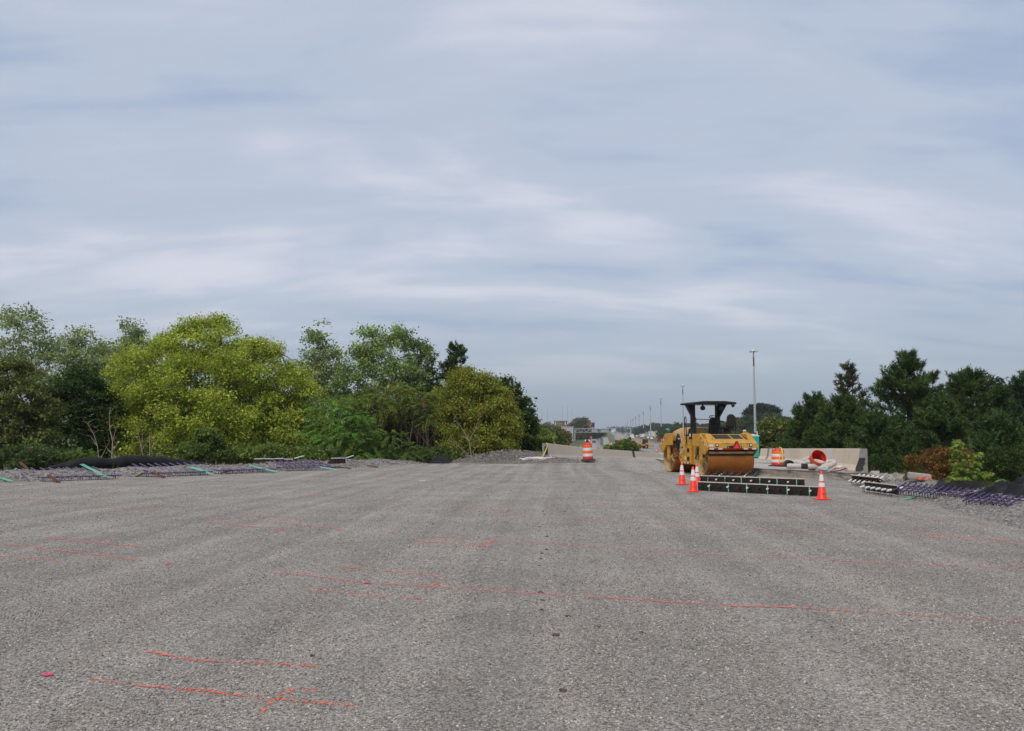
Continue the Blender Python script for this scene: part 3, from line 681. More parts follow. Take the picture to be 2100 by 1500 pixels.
        # tape along the beam foot, lamps, number plate area
        for k in range(11):
            x0 = -1.02 + k * 0.1855; tp = MB(); yy = Y(0.8145)
            tp.add([(x0, yy + e * 0.004, 1.085), (x0 + 0.184, yy + e * 0.004, 1.085), (x0 + 0.184, yy + e * 0.008, 1.140), (x0, yy + e * 0.008, 1.140)], [(0, 1, 2, 3)]); tp.build('reflective_tape', ('white_tape', 'red_tape')[k % 2 if k not in (4, 5, 6) else 1], beam)
        for x in (-0.70, 0.78):
            lb = MB(); lb.box((x, Y(0.805), 1.255), (0.12, 0.05, 0.13)); lamp = lb.build('lamp', 'black_paint', t, bevel=0.01)
            lg = MB(); lg.lathe([(0.001, 0.012), (0.03, 0.009), (0.042, 0.0)], 16, Matrix.Translation((x, Y(0.831), 1.255)) @ Matrix.Rotation(R(90) * (1 if s < 0 else -1), 4, 'X')); lg.build('lens', 'lamp_glass', lamp, smooth=True)
        if s < 0:
            pl = MB(); pl.box((-0.96, Y(0.818), 1.25), (0.20, 0.006, 0.09)); pl.build('sticker', 'white_tape', t)
            pl = MB(); pl.box((0.06, Y(0.818), 1.19), (0.64, 0.006, 0.09)); pn = pl.build('name_plate', 'black_paint', t)
            for tx, x, sz, mm, z, off in (('C', -0.20, 0.10, 'white_tape', 1.19, 0.824), ('1', 0.27, 0.10, 'white_tape', 1.19, 0.824), ('0', 0.33, 0.10, 'white_tape', 1.19, 0.824), ('The', -0.43, 0.062, 'black_paint', 1.33, 0.809), ('Future', -0.24, 0.062, 'black_paint', 1.33, 0.809), ('ng', 0.36, 0.062, 'black_paint', 1.33, 0.809), ('on', 0.47, 0.062, 'black_paint', 1.33, 0.809), ('Again', 0.65, 0.062, 'black_paint', 1.33, 0.809)):
                me = text_mesh(tx, sz); me.transform(Matrix.Translation((x, Y(off), z)) @ Matrix.Rotation(R(90), 4, 'X')); put('lettering', me, mm, t)
            tri = MB(); tri.prism([(-0.20, 1.10), (0.20, 1.10), (0.175, 1.15), (0.045, 1.42), (-0.045, 1.42), (-0.175, 1.15)], Y(0.86), Y(0.875), 'y')
            tri.v = [(x + 0.13, y, z) for x, y, z in tri.v]; tr_ = tri.build('slow_vehicle_triangle', 'red_tape', t)
            tri = MB(); tri.prism([(-0.12, 1.14), (0.12, 1.14), (0.0, 1.34)], Y(0.876), Y(0.879), 'y'); tri.v = [(x + 0.13, y, z) for x, y, z in tri.v]; tri.build('orange_face', 'safety_orange', tr_)
            pst = MB(); pst.box((0.13, Y(0.835), 1.18), (0.06, 0.05, 0.16)); pst.build('bracket', 'dark_metal', t)
    # chassis between the drums
    c = MB(); c.prism([(-1.0, 1.35), (-1.0, 0.75), (-0.80, 0.40), (0.80, 0.40), (1.0, 0.75), (1.0, 1.35), (0.55, 1.62), (-0.6, 1.62)], -0.86, 0.86, 'x'); ch = c.build('chassis', 'yellow', t, bevel=0.03)
    sp = MB(); sp.box((-0.94, -0.05, 0.80), (0.14, 1.05, 0.74)); side = sp.build('side_box', 'yellow', t, bevel=0.03)
    for z in (0.66, 1.02):
        st = MB(); st.box((-1.0, -0.40, z), (0.06, 0.22, 0.17)); st.build('step_opening', 'black_paint', side, bevel=0.01)
    fl = MB(); fl.prism([(-0.02, 1.30), (0.12, 1.42), (0.40, 1.28), (0.46, 0.98), (0.30, 0.84), (0.08, 0.88), (-0.05, 1.02)], -1.035, -1.0, 'x'); cov = fl.build('access_cover', 'yellow_pale', side, bevel=0.012)
    for a, z in ((0.12, 1.14), (0.28, 1.12)):
        k = MB(); k.lathe([(0.001, 0), (0.045, 0), (0.045, 0.01)], 12, Matrix.Translation((-1.046, a, z)) @ Matrix.Rotation(R(90), 4, 'Y')); k.build('hole', 'black_paint', cov)
    for k in range(7):
        tp = MB(); y0 = -0.56 + 0.15 * k; tp.add([(-1.0125, y0, 0.445), (-1.0125, y0 + 0.149, 0.445), (-1.0125, y0 + 0.149, 0.50), (-1.0125, y0, 0.50)], [(0, 1, 2, 3)]); tp.build('reflective_tape', ('red_tape', 'white_tape')[k % 2], side)
    yl = MB(); yl.add([(-1.013, -0.18, 0.60), (-1.013, 0.0, 0.60), (-1.013, 0.0, 0.76), (-1.013, -0.18, 0.76)], [(0, 1, 2, 3)]); yl.build('warning_sticker', 'yellow_rope', side)
    wl = MB(); wl.add([(-1.013, 0.34, 0.86), (-1.013, 0.50, 0.86), (-1.013, 0.42, 1.12)], [(0, 1, 2)]); wl.build('warning_sticker', 'white_tape', side)
    # engine hood: domed, with a dark side grille
    V = []; F = []; prof = [(-0.86, 1.40), (-0.90, 1.62), (-0.80, 1.86), (-0.55, 1.99), (0.0, 2.03), (0.50, 1.98), (0.72, 1.82), (0.80, 1.60), (0.80, 1.40)]
    sec = [(0.30, 0.70), (0.38, 0.93), (0.62, 1.0), (1.25, 1.0), (1.62, 0.93), (1.78, 0.80), (1.84, 0.62)]; n = len(prof)
    hm = MB()
    for y, k in sec:
        for x, z in prof: hm.v.append((x * (0.9 + 0.1 * k), y, 1.40 + (z - 1.40) * k))
    for j in range(len(sec) - 1):
        for i in range(n - 1): hm.f.append((j * n + i, j * n + i + 1, (j + 1) * n + i + 1, (j + 1) * n + i))
    hm.f += [tuple(range(n)), tuple((len(sec) - 1) * n + i for i in range(n))]
    hood = hm.build('engine_hood', 'yellow_pale', t, smooth=True)
    gp_ = [(0.46, 1.05), (0.62, 0.86), (0.86, 0.92), (1.02, 1.20), (1.00, 1.52), (0.82, 1.74), (0.60, 1.66), (0.48, 1.40)]
    g3 = MB(); g3.prism(gp_, -0.985, -0.86, 'x'); gpan = g3.build('side_grille', 'grille', t, bevel=0.03)
    fr = MB(); cx, cz = 0.74, 1.28; ring = [(cx + (a - cx) * 1.16, cz + (z - cz) * 1.12) for a, z in gp_]
    fr.prism(ring, -0.955, -0.80, 'x'); fr.build('grille_frame', 'yellow_pale', t, bevel=0.02)
    # operator floor, console, wheel, seat
    pf = MB(); pf.box((0.0, -0.45, 1.66), (1.72, 1.30, 0.07)); pf.build('operator_floor', 'black_paint', t, bevel=0.01)
    cs = MB(); cs.prism([(-0.10, 1.70), (0.22, 1.70), (0.16, 2.32), (-0.04, 2.34)], 0.22, 0.52, 'x'); con = cs.build('console', 'black_paint', t, bevel=0.02)
    cb = MB(); cb.box((0.40, 0.02, 2.28), (0.26, 0.20, 0.30)); cb.build('display_box', 'black_paint', con, bevel=0.02)
    sw = MB(); TT = Matrix.Translation((0.28, -0.22, 2.42)) @ Matrix.Rotation(R(28), 4, 'X'); sw.tube([TT @ Vector((0.19 * math.cos(a), 0.19 * math.sin(a), 0)) for a in np.linspace(0, 6.2832, 25)], 0.017, 6, cap=False)
    for k in range(3): sw.tube([TT @ Vector((0, 0, -0.02)), TT @ Vector((0.19 * math.cos(k * 2.09), 0.19 * math.sin(k * 2.09), 0))], 0.012, 5)
    sw.tube([TT @ Vector((0, 0, -0.02)), (0.30, -0.05, 2.2)], 0.025, 6); sw.build('steering_wheel', 'black_rubber', t, smooth=True)
    se = MB(); se.box((0.62, -0.72, 1.98), (0.50, 0.48, 0.12)); seat = se.build('seat', 'black_rubber', t, bevel=0.05)
    sb = MB(); sb.prism([(0.42, 2.02), (0.84, 2.02), (0.80, 2.46), (0.72, 2.55), (0.54, 2.55), (0.46, 2.46)], -1.0, -0.90, 'y'); sb.v = [(x + 0.06, y + (z - 2.0) * -0.12, z) for x, y, z in sb.v]; sb.build('backrest', 'black_rubber', seat, bevel=0.03)
    ar = MB(); ar.tube([(0.36, -0.92, 2.24), (0.34, -0.56, 2.26)], 0.035, 6); ar.build('armrest', 'black_rubber', seat)
    sbm = MB(); sbm.tube([(0.62, -0.72, 1.70), (0.62, -0.72, 1.93)], 0.13, 12); sbm.build('seat_post', 'black_rubber', seat)
    # rails
    def rail(pts, r=0.019):
        m = MB(); m.tube(pts, r, 6); m.build('handrail', 'black_paint', t, smooth=True)
    rail([(-0.92, -0.02, 1.30), (-0.92, -0.02, 2.38), (-0.92, 0.03, 2.46), (-0.92, 0.10, 2.46), (-0.92, 0.14, 2.38), (-0.92, 0.14, 1.60)])
    rail([(-0.86, -0.90, 1.70), (-0.86, -0.90, 2.36), (-0.86, -0.85, 2.42), (-0.86, -0.78, 2.42), (-0.86, -0.74, 2.36), (-0.86, -0.74, 1.70)])
    rail([(-0.85, -0.80, 2.34), (0.30, 0.10, 2.34)], 0.016)
    rail([(0.90, -1.0, 1.70), (0.90, -1.0, 2.40), (0.90, -0.94, 2.46), (0.90, -0.60, 2.46), (0.90, -0.52, 2.40), (0.90, -0.52, 1.70)])
    # canopy on two flared posts
    for q in (-1, 1):
        p = MB(); P2 = [(q * 0.50, 1.55), (q * 0.68, 1.55), (q * 0.66, 2.50), (q * 0.92, 2.97), (q * 0.50, 2.97)]
        p.prism(P2, -0.07, 0.13, 'y'); post = p.build('canopy_post', 'black_paint', t, bevel=0.012)
        gs = MB(); gs.prism([(0.13, 2.50), (0.52, 2.97), (0.13, 2.97)] if q < 0 else [(-0.07, 2.45), (-0.07, 2.97), (-0.75, 2.97)], q * 0.60, q * 0.66, 'x'); gs.build('gusset', 'black_paint', post)
        bx = MB(); bx.prism([(-0.24, 1.50), (0.30, 1.50), (0.13, 1.95), (-0.07, 1.95)], q * 0.52, q * 0.74, 'x'); bx.build('post_foot', 'black_paint', post, bevel=0.02)
    rf = MB(); rf.prism([(-0.90, 2.97), (-0.92, 3.05), (-0.5, 3.11), (0.5, 3.12), (1.02, 3.07), (1.02, 2.98)], -0.93, 0.62, 'y'); roof = rf.build('canopy_roof', 'black_paint', t, bevel=0.03)
    for x, y in ((0.08, -0.92), (0.84, -0.92)):
        lb = MB(); lb.lathe([(0.03, 0.08), (0.075, 0.03), (0.08, 0.0)], 16, Matrix.Translation((x, y, 2.93)) @ Matrix.Rotation(R(90), 4, 'X'), True); wl = lb.build('work_lamp', 'black_paint', t, smooth=True)
        lg = MB(); lg.lathe([(0.001, 0.012), (0.05, 0.008), (0.072, 0.0)], 16, Matrix.Translation((x, y - 0.002, 2.93)) @ Matrix.Rotation(R(90), 4, 'X')); lg.build('lens', 'lamp_glass', wl, smooth=True)
    for x, y in ((-0.40, -0.60), (0.36, -0.75)):
        sp_ = MB(); sp_.lathe([(0.05, -0.08), (0.10, -0.05), (0.10, 0.05), (0.05, 0.09)], 10, Matrix.Translation((x, y, 2.82)) @ Matrix.Rotation(R(90), 4, 'X'), True); sp_.tube([(x, y, 2.88), (x, y, 3.0)], 0.03, 6); sp_.build('work_lamp', 'black_paint', t)
    for k in range(6):
        lv = MB(); lv.box((-0.990, 0.60 + 0.06 * k, 1.28), (0.012, 0.022, 0.50 - 0.05 * abs(k - 2.5))); lv.build('louvre', 'black_paint', gpan)
    for pts in ([(-0.9, 0.98, 0.7), (-1.02, 1.08, 0.62), (-0.98, 1.22, 0.75), (-0.94, 1.3, 1.0)], [(-0.9, -0.98, 0.8), (-1.0, -1.08, 0.7), (-0.98, -1.2, 0.85), (-0.95, -1.28, 1.1)], [(-0.92, 0.94, 1.0), (-1.0, 1.05, 0.95), (-0.98, 1.15, 1.1), (-0.95, 1.2, 1.3)]):
        hs = MB(); hs.tube(pts, 0.022, 6); hs.build('hose', 'black_rubber', t, smooth=True)
    for y0, z0, w0, h0, mm in ((0.58, 1.50, 0.16, 0.05, 'white_tape'), (0.36, 0.70, 0.12, 0.05, 'black_paint'), (0.20, 0.58, 0.20, 0.015, 'black_paint'), (-0.20, 1.14, 0.12, 0.04, 'red_tape')):
        st2 = MB(); st2.box((-1.0135, y0, z0), (0.003, w0, h0)); st2.build('decal', mm, t)
    dv = MB(); dv.box((-0.95, -0.72, 1.62), (0.22, 0.26, 0.28)); dv.build('control_box', 'black_paint', t, bevel=0.02)
    wp = MB(); wp.box((-1.065, -0.72, 1.66), (0.006, 0.14, 0.12)); wp.build('sticker', 'white_tape', t)
    return t
roller()

# ================================================================== CONES AND BARRELS
def make_cone():
    t = thing('traffic_cone', 'x', 'traffic cone', group='orange traffic cones round the dowel rails')
    H = 0.745
    def rad(z): return 0.028 + (0.125 - 0.028) * (1 - (z - 0.03) / (H - 0.03))
    b = MB(); b.prism([(-0.155, -0.17), (0.155, -0.17), (0.17, -0.155), (0.17, 0.155), (0.155, 0.17), (-0.155, 0.17), (-0.17, 0.155), (-0.17, -0.155)], 0.0, 0.032, 'z'); b.build('base', 'cone_orange', t, bevel=0.008)
    c = MB(); c.lathe([(rad(0.03) + 0.012, 0.03), (rad(0.05), 0.05), (rad(H - 0.01), H - 0.01), (rad(H) * 0.7, H), (0.012, H - 0.005)], 28); c.build('body', 'cone_orange', t, smooth=True)
    for z0, z1 in ((0.335, 0.445), (0.485, 0.655)):
        k = MB(); k.lathe([(rad(z0) + 0.0025, z0), (rad(z1) + 0.0025, z1)], 28); k.build('reflective_collar', 'cone_white', t, smooth=True)
    me = text_mesh('AJAX', 0.062)
    for v in me.vertices:
        z = 0.155 + v.co.y; r = rad(z) + 0.003; a = v.co.x / r
        v.co = (r * math.sin(a), -r * math.cos(a), z)
    put('lettering', me, 'cone_letter', t)
    return t
cone0 = make_cone()
for i, (px, py, rz, lb) in enumerate(((1399, 994.5, 12, 'orange cone standing alone in front of the far drum of the roller'), (1422, 1009.5, -8, 'orange cone at the near left end of the front dowel rail'),
                                      (1430, 998.5, 30, 'orange cone half hidden behind another at the left rail ends'), (1686, 1025, 10, 'orange cone at the right end of the front dowel rail'))):
    o = cone0 if i == 0 else copy_tree(cone0)
    p = gp(px, py); place(o, (p.x, p.y, pad_z(p.x, p.y) + 0.002), (0, 0, R(rz)), lb)

def make_barrel(squat=False):
    t = thing('traffic_barrel', 'x', 'traffic barrel', group='orange and white traffic barrels')
    b = MB(); b.lathe([(0.40, 0.0), (0.42, 0.02), (0.40, 0.06), (0.31, 0.09), (0.28, 0.09)], 10, closed=True); b.build('rubber_base', 'black_rubber', t)
    bands = [(0.08, 0.24, 'barrel_red'), (0.24, 0.40, 'barrel_white'), (0.40, 0.56, 'barrel_orange'), (0.56, 0.72, 'barrel_white'), (0.72, 0.90, 'barrel_orange')]
    for i, (z0, z1, m) in enumerate(bands):
        r0 = 0.285 - 0.006 * i; k = MB(); k.lathe([(r0, z0), (r0, z1 - 0.02), (r0 - 0.012, z1)], 28); k.build('band', m, t, smooth=True)
    tp = MB(); tp.lathe([(0.252, 0.90), (0.250, 0.93), (0.225, 0.965), (0.001, 0.965)], 28); tp.build('shoulder', 'barrel_red', t, smooth=True)
    h = MB(); h.tube([(-0.13, 0, 0.97), (-0.12, 0, 1.03), (0.12, 0, 1.03), (0.13, 0, 0.97)], 0.03, 6); h.build('handle', 'barrel_red', t)
    if squat:
        for ch in t.children: ch.scale = (1.12, 1.12, 0.84)
    return t
b1 = make_barrel(); p = at(1206, 940, 46.6); place(b1, (p.x, p.y, pad_z(p.x, p.y) + heap_z(p.x, p.y) + 0.01), (0, R(-2), 0), 'orange and white barrel standing before the left concrete barrier')
lt = MB(); lt.box((0, 0, 1.10), (0.16, 0.10, 0.10)); lt.build('lamp_bracket', 'dark_metal', b1, bevel=0.01)
for x in (-0.10, 0.10):
    lt = MB(); lt.lathe([(0.001, -0.05), (0.05, -0.045), (0.055, 0.0), (0.05, 0.045), (0.001, 0.05)], 12, Matrix.Translation((x, 0, 1.12)) @ Matrix.Rotation(R(90), 4, 'X')); lt.build('warning_lamp', 'lamp_glass', b1, smooth=True)
b2 = make_barrel(True); p = gp(1596, 955, 0.21); place(b2, (p.x, p.y, deck_z(p.x, p.y) + 0.003), (0, 0, 0.5), 'orange and white barrel with yellow rope on the slab edge')
# rope thrown over it
rp = MB(); q = p
rp.tube([(q.x + 0.02, q.y - 0.2, 1.02), (q.x + 0.06, q.y - 0.05, 1.09), (q.x + 0.10, q.y - 0.25, 1.04), (q.x + 0.12, q.y - 0.33, 0.85), (q.x + 0.08, q.y - 0.33, 0.66), (q.x + 0.13, q.y - 0.38, 0.45), (q.x + 0.30, q.y - 0.45, 0.30), (q.x + 0.48, q.y - 0.42, 0.295)], 0.022, 5)
rp.tube([(q.x - 0.12, q.y - 0.46, 0.30), (q.x - 0.08, q.y - 0.38, 0.42), (q.x + 0.0, q.y - 0.32, 0.7), (q.x + 0.06, q.y - 0.32, 0.85), (q.x + 0.10, q.y - 0.25, 1.03)], 0.014, 5)
tag(rp.build('yellow_rope', 'yellow_rope', smooth=True), 'yellow rope draped over the barrel on the slab', 'rope')
rp = MB(); x0 = BARL(47.4)
rp.tube([(x0 - 0.28, 47.30, 1.22), (x0 - 0.22, 47.33, 1.05), (x0 - 0.36, 47.30, 0.70), (x0 - 0.55, 47.32, 0.36)], 0.03, 5); tag(rp.build('yellow_strap', 'yellow_rope', smooth=True), 'yellow strap hanging over the end of the left barrier', 'strap')
# tipped barrel: open end towards us
def open_barrel():
    t = thing('traffic_barrel', 'red barrel tipped over with its open end up on the hoses', 'traffic barrel', group='orange and white traffic barrels')
    o = MB(); o.lathe([(0.30, 0.0), (0.305, 0.02), (0.295, 0.2), (0.28, 0.22), (0.275, 0.42), (0.26, 0.44), (0.25, 0.80)], 32); o.build('shell', 'barrel_orange', t, smooth=True)
    i = MB(); i.lathe([(0.30, 0.0), (0.282, 0.01), (0.275, 0.2), (0.255, 0.22), (0.25, 0.42), (0.235, 0.44), (0.225, 0.78), (0.001, 0.78)], 32); i.build('inside', 'barrel_inside', t, smooth=True)
    return t
ob = open_barrel(); p = at(1680, 937, 33.0); place(ob, (p.x, p.y, p.z), Vector((-0.10, 0.88, -0.46)).to_track_quat('Z', 'Y').to_euler())

# ================================================================== PILE ON THE SLAB: hoses, roll, scrap
def sock(pts, r, label, black=None):
    p = [at(a, b, d) for a, b, d in pts]
    # smooth path
    q = []
    for i in range(len(p) - 1):
        p0, p1, p2, p3 = p[max(i - 1, 0)], p[i], p[i + 1], p[min(i + 2, len(p) - 1)]
        for k in range(6):
            t = k / 6; q.append(0.5 * ((2 * p1) + (p2 - p0) * t + (2 * p0 - 5 * p1 + 4 * p2 - p3) * t * t + (3 * p1 - p0 - 3 * p2 + p3) * t ** 3))
    q.append(p[-1])
    for v in q: v.z = max(v.z + 0.02, deck_z(v.x, v.y) + r)
    rr = [r * (1 + 0.05 * (-1) ** i) for i in range(len(q))]; rr[0] *= 0.75; rr[-1] *= 0.75
    m = MB(); m.tube(q, rr, 12); o = m.build('drain_hose', 'sock_grey', smooth=True); tag(o, label, 'hose', 'pale drain hoses heaped on the slab')
    if black:
        b = MB(); b.tube(q[black[0]:black[1]], r * 1.08, 12); b.build('coupling', 'black_rubber', o, smooth=True)
sock([(1614, 957, 33.2), (1640, 957.5, 33.1), (1660, 958, 33.0), (1690, 958, 33.2)], 0.105, 'pale hose lying along the slab edge with a black coupling', (7, 12))
sock([(1630, 949, 33.8), (1646, 952, 33.6), (1668, 957, 33.5), (1680, 958, 33.4)], 0.105, 'pale hose sloping down from the black roll to the slab edge')
sock([(1645, 947, 34.6), (1660, 942, 34.5), (1678, 946, 34.3), (1700, 950, 34.2), (1712, 949, 34.0)], 0.105, 'pale hose arching at the back of the heap below the tipped barrel')
sock([(1652, 950, 33.4), (1672, 948, 33.2), (1690, 953, 33.0), (1704, 957, 33.1)], 0.105, 'pale hose crossing over the middle of the heap')
sock([(1688, 951, 33.6), (1706, 948.5, 33.5), (1711, 951, 33.3), (1700, 957, 33.0), (1684, 959, 32.9)], 0.105, 'pale hose bent back on itself at the right end of the heap')
# black roll of matting standing end on
rl = thing('matting_roll', 'black roll of matting beside the barrel on the slab', 'roll'); p = at(1618, 947, 35.0)
k = MB(); TT = Matrix.Translation((p.x, p.y, 0.285 + 0.165)) @ Matrix.Rotation(R(78), 4, 'Z') @ Matrix.Rotation(R(90), 4, 'Y')
k.lathe([(0.165, -0.45), (0.168, 0.0), (0.165, 0.45)], 20, TT); k.build('outer_wrap', 'black_fabric', rl, smooth=True)
for e in (-0.45, 0.45):
    pts = [TT @ Vector(((0.03 + 0.135 * i / 60) * math.cos(i * 0.42), (0.03 + 0.135 * i / 60) * math.sin(i * 0.42), e)) for i in range(61)]
    k = MB(); k.tube(pts, 0.0075, 4); k.build('spiral_edge', 'black_rubber', rl)
    k = MB(); k.lathe([(0.001, e * 0.985), (0.165, e * 0.985)], 20, TT); k.build('end_disc', 'black_fabric', rl)
k = MB(); k.lathe([(0.022, -0.452), (0.022, 0.452)], 10, TT, True); k.build('core', 'white_plastic', rl)
p = at(1662, 945, 33.9)
c2 = copy_tree(cone0); c2.scale = (0.42,) * 3; place(c2, (p.x, p.y, 0.62), (R(12), R(8), 0), 'small orange cone tip stuck among the hoses by the tipped barrel')
# manhole-like disc with scrap
d = thing('steel_cover', 'round grey steel cover with scrap lying on the slab edge', 'cover'); p = at(1718, 962, 32.0)
k = MB(); TT = Matrix.Translation((p.x, p.y, 0.35)) @ Matrix.Rotation(R(-14), 4, 'Y'); k.lathe([(0.001, 0.02), (0.24, 0.02), (0.27, 0.03), (0.30, 0.02), (0.30, -0.015), (0.27, -0.03)], 28, TT, False); k.build('disc', 'galv_rust', d, smooth=True)
k = MB(); k.lathe([(0.24, 0.022), (0.245, 0.045), (0.29, 0.05), (0.30, 0.022)], 28, TT); k.build('rim', 'galv', d, smooth=True)
def lump(name, c, r, m, label, cat, seed, parent=None, flat=0.6, n=2, group=None, amp=0.35):
    bm = bmesh.new(); bmesh.ops.create_icosphere(bm, subdivisions=n, radius=1)
    for v in bm.verts:
        k = 1 + amp * mnoise.noise(v.co * 1.6 + Vector((seed, seed * 2, 0))); v.co = Vector((v.co.x * r[0] * k, v.co.y * r[1] * k, v.co.z * r[2] * k))
    me = bpy.data.meshes.new(name); bm.to_mesh(me); bm.free(); o = put(name, me, m, parent); o.location = c
    if label: tag(o, label, cat, group)
    return o
for i in range(6):
    lump('scrap', (p.x - 0.12 + 0.09 * i, p.y - 0.12 + 0.05 * (i % 3), 0.40), (0.07, 0.06, 0.045), ('bark_pale', 'safety_orange', 'sock_grey')[i % 3], None, None, i, d)
tag(lump('fabric_bundle', at(1688, 961, 32.4), (0.24, 0.16, 0.10), 'panel_grey', None, None, 3), 'crumpled grey cloth against the steel cover', 'cloth')
s_ = MB(); p2 = at(1723, 957, 32.6); s_.box((0, 0, 0), (0.24, 0.02, 0.16), Matrix.Translation((p2.x, p2.y, 0.40)) @ Matrix.Rotation(R(-38), 4, 'X')); tag(s_.build('white_card', 'white_plastic'), 'white card leaning behind the steel cover', 'card')

# ================================================================== DOWEL RAILS between the cones
def dowel_rail(name, a, b, label, ncap):
    """upright black filler board with pale cap strip, mint ties, dowels through it on wire legs"""
    d = (b - a); ln = d.length; t = thing(name, label, 'dowel rail', (a.x, a.y, pad_z(a.x, a.y)), math.atan2(d.y, d.x), 'dowel rails between the cones')
    bd = MB(); bd.box((ln / 2, 0, 0.125), (ln, 0.025, 0.25)); bd.build('filler_board', 'filler_board', t)
    cp = MB(); cp.prism([(-0.022, 0.245), (0.022, 0.245), (0.020, 0.275), (-0.020, 0.275)], 0, ln, 'x'); cp.build('cap_strip', 'board_cap', t, bevel=0.005)
    n = 12
    for k in range(n):
        x = ln * (k + 0.5) / n
        c = k % 2 == ncap
        dm = MB(); dm.tube([(x, -0.225, 0.155), (x, 0.225, 0.155)], 0.017, 8); dw = dm.build('dowel', 'dark_metal', t, smooth=True)
        if c:
            e = MB(); e.tube([(x, -0.235, 0.155), (x, -0.16, 0.155)], 0.026, 10); e.build('white_cap', 'white_plastic', dw, smooth=True)
        for s in (-1, 1):
            lg = MB(); lg.tube([(x - 0.035, s * 0.03, 0.15), (x - 0.04, s * 0.20, 0.005), (x + 0.04, s * 0.20, 0.005), (x + 0.035, s * 0.03, 0.15)], 0.0045, 4); lg.build('wire_leg', 'wire_steel', t)
    for s in (-1, 1):
        for z, y in ((0.115, 0.09), (0.008, 0.20)):
            m = MB(); m.tube([(0, s * y, z), (ln, s * y, z)], 0.0045, 4); m.build('side_wire', 'wire_steel', t)
    for k in range(6):
        x = ln * (0.10 + 0.165 * k) + (0.03 if k % 2 else 0); m = MB(); m.box((x, -0.018, 0.12), (0.026, 0.006, 0.24), Matrix.Rotation(R(6) if k == 0 else 0, 4, 'Y')); m.build('mint_tie', 'mint', t)
    return t
dowel_rail('dowel_rail', gp(1432, 1006), gp(1679, 1018.5), 'front black dowel rail with pale cap strip, running up to the right cone', 1)
dowel_rail('dowel_rail', gp(1431, 991), gp(1650, 999.5), 'rear black dowel rail with pale cap strip, nearer the roller drum', 0)

# ================================================================== WIRE DOWEL BASKETS
def basket(n, dowel_m, caps=False, dlen=0.46, sp=0.305, skew=0.0, board=False, dr=0.029):
    t = thing('dowel_basket', 'x', 'dowel basket'); L_ = sp * (n - 1)
    for k in range(n):
        x = k * sp; off = skew
        m = MB(); m.tube([(x - off / 2, -dlen / 2, 0.15), (x + off / 2, dlen / 2, 0.15)], dr, 8); dw = m.build('dowel', dowel_m, t, smooth=True)
        m = MB(); e = (-1 if k % 2 else 1); f = dlen / 2 - 0.03
        m.tube([(x + e * off / 2 * f / (dlen / 2), e * f, 0.15), (x + e * off / 2, e * dlen / 2 + e * 0.004, 0.15)], dr + 0.0025, 8); m.build('dowel_tip', 'wire_steel', dw, smooth=True)
        if caps:
            for e in (-1, 1):
                m = MB(); m.tube([(x + e * off * 0.24, e * dlen * 0.24, 0.15), (x + e * off * 0.5, e * (dlen / 2 + 0.01), 0.15)], 0.032, 8); m.build('white_cap', 'white_plastic', dw, smooth=True)
        for s in (-1, 1):
            m = MB(); m.tube([(x - 0.03, s * 0.11, 0.14), (x - 0.055, s * 0.17, 0.005), (x + 0.055, s * 0.17, 0.005), (x + 0.03, s * 0.11, 0.14)], 0.008, 4); m.build('wire_leg', 'wire_steel', t)
    for s in (-1, 1):
        for y, z in ((0.17, 0.006), (0.11, 0.128)):
            m = MB(); m.tube([(-0.06, s * y, z), (L_ + 0.06, s * y, z)], 0.008, 4); m.build('side_wire', 'wire_steel', t)
    if board:
        m = MB(); m.box((L_ / 2, 0, 0.13), (L_ + 0.25, 0.022, 0.24)); m.build('filler_board', 'filler_board', t)
        m = MB(); m.prism([(-0.02, 0.245), (0.02, 0.245), (0.018, 0.272), (-0.018, 0.272)], -0.125, L_ + 0.125, 'x'); m.build('cap_strip', 'board_cap', t, bevel=0.005)
    return t
bk9 = basket(9, 'purple', skew=-0.22, dlen=0.42, dr=0.027); bk8 = basket(8, 'purple', skew=-0.20, dlen=0.44, dr=0.027); bp9 = basket(13, 'purple_dark', dr=0.019, sp=0.20); bkw = basket(6, 'dark_metal', caps=True, board=True); bkr = basket(7, 'dark_metal')
def lay(src, a, b, z, roll, label, pitch=0.0, used=set()):
    """set a basket from ground point a towards b, lifted z, rolled about its own row"""
    o = src if src.name not in used else copy_tree(src); used.add(src.name)
    d = b - a; rz = math.atan2(d.y, d.x)
    o.location = (a.x, a.y, z); o.rotation_mode = 'XYZ'
    o.rotation_euler = (Matrix.Rotation(rz, 3, 'Z') @ Matrix.Rotation(pitch, 3, 'Y') @ Matrix.Rotation(roll, 3, 'X')).to_euler()
    tag(o, label, 'dowel basket', 'wire dowel baskets laid out along the yard edges'); return o
# left edge
def row(px, py, z=0.0, ang=40, ln=2.44):
    a = gp(px, py, z); return a, a + Vector((math.cos(R(ang)), math.sin(R(ang)), 0)) * ln
lay(bk9, *row(88, 988), 0.005, R(0), 'purple dowel basket standing level at the far left of the yard')
lay(bk9, *row(52, 978, 0.1), 0.20, R(22), 'purple dowel basket tilted on the gravel behind the far left level one')
lay(bk9, *row(300, 979), 0.005, R(0), 'purple dowel basket standing level in front of the black fabric roll')
lay(bk9, *row(278, 968, 0.12), 0.24, R(22), 'purple dowel basket tilted against the gravel below the highest hump of fabric')
lay(bk9, *row(448, 973), 0.02, R(4), 'low purple dowel basket between the fabric roll end and the white capped boards')
lay(bk8, *row(585, 967), 0.08, R(26), 'purple dowel basket tilted before the white capped boards')
lay(bk8, *row(566, 962, .1), 0.26, R(28), 'purple dowel basket lying highest, on top of the others by the boards')
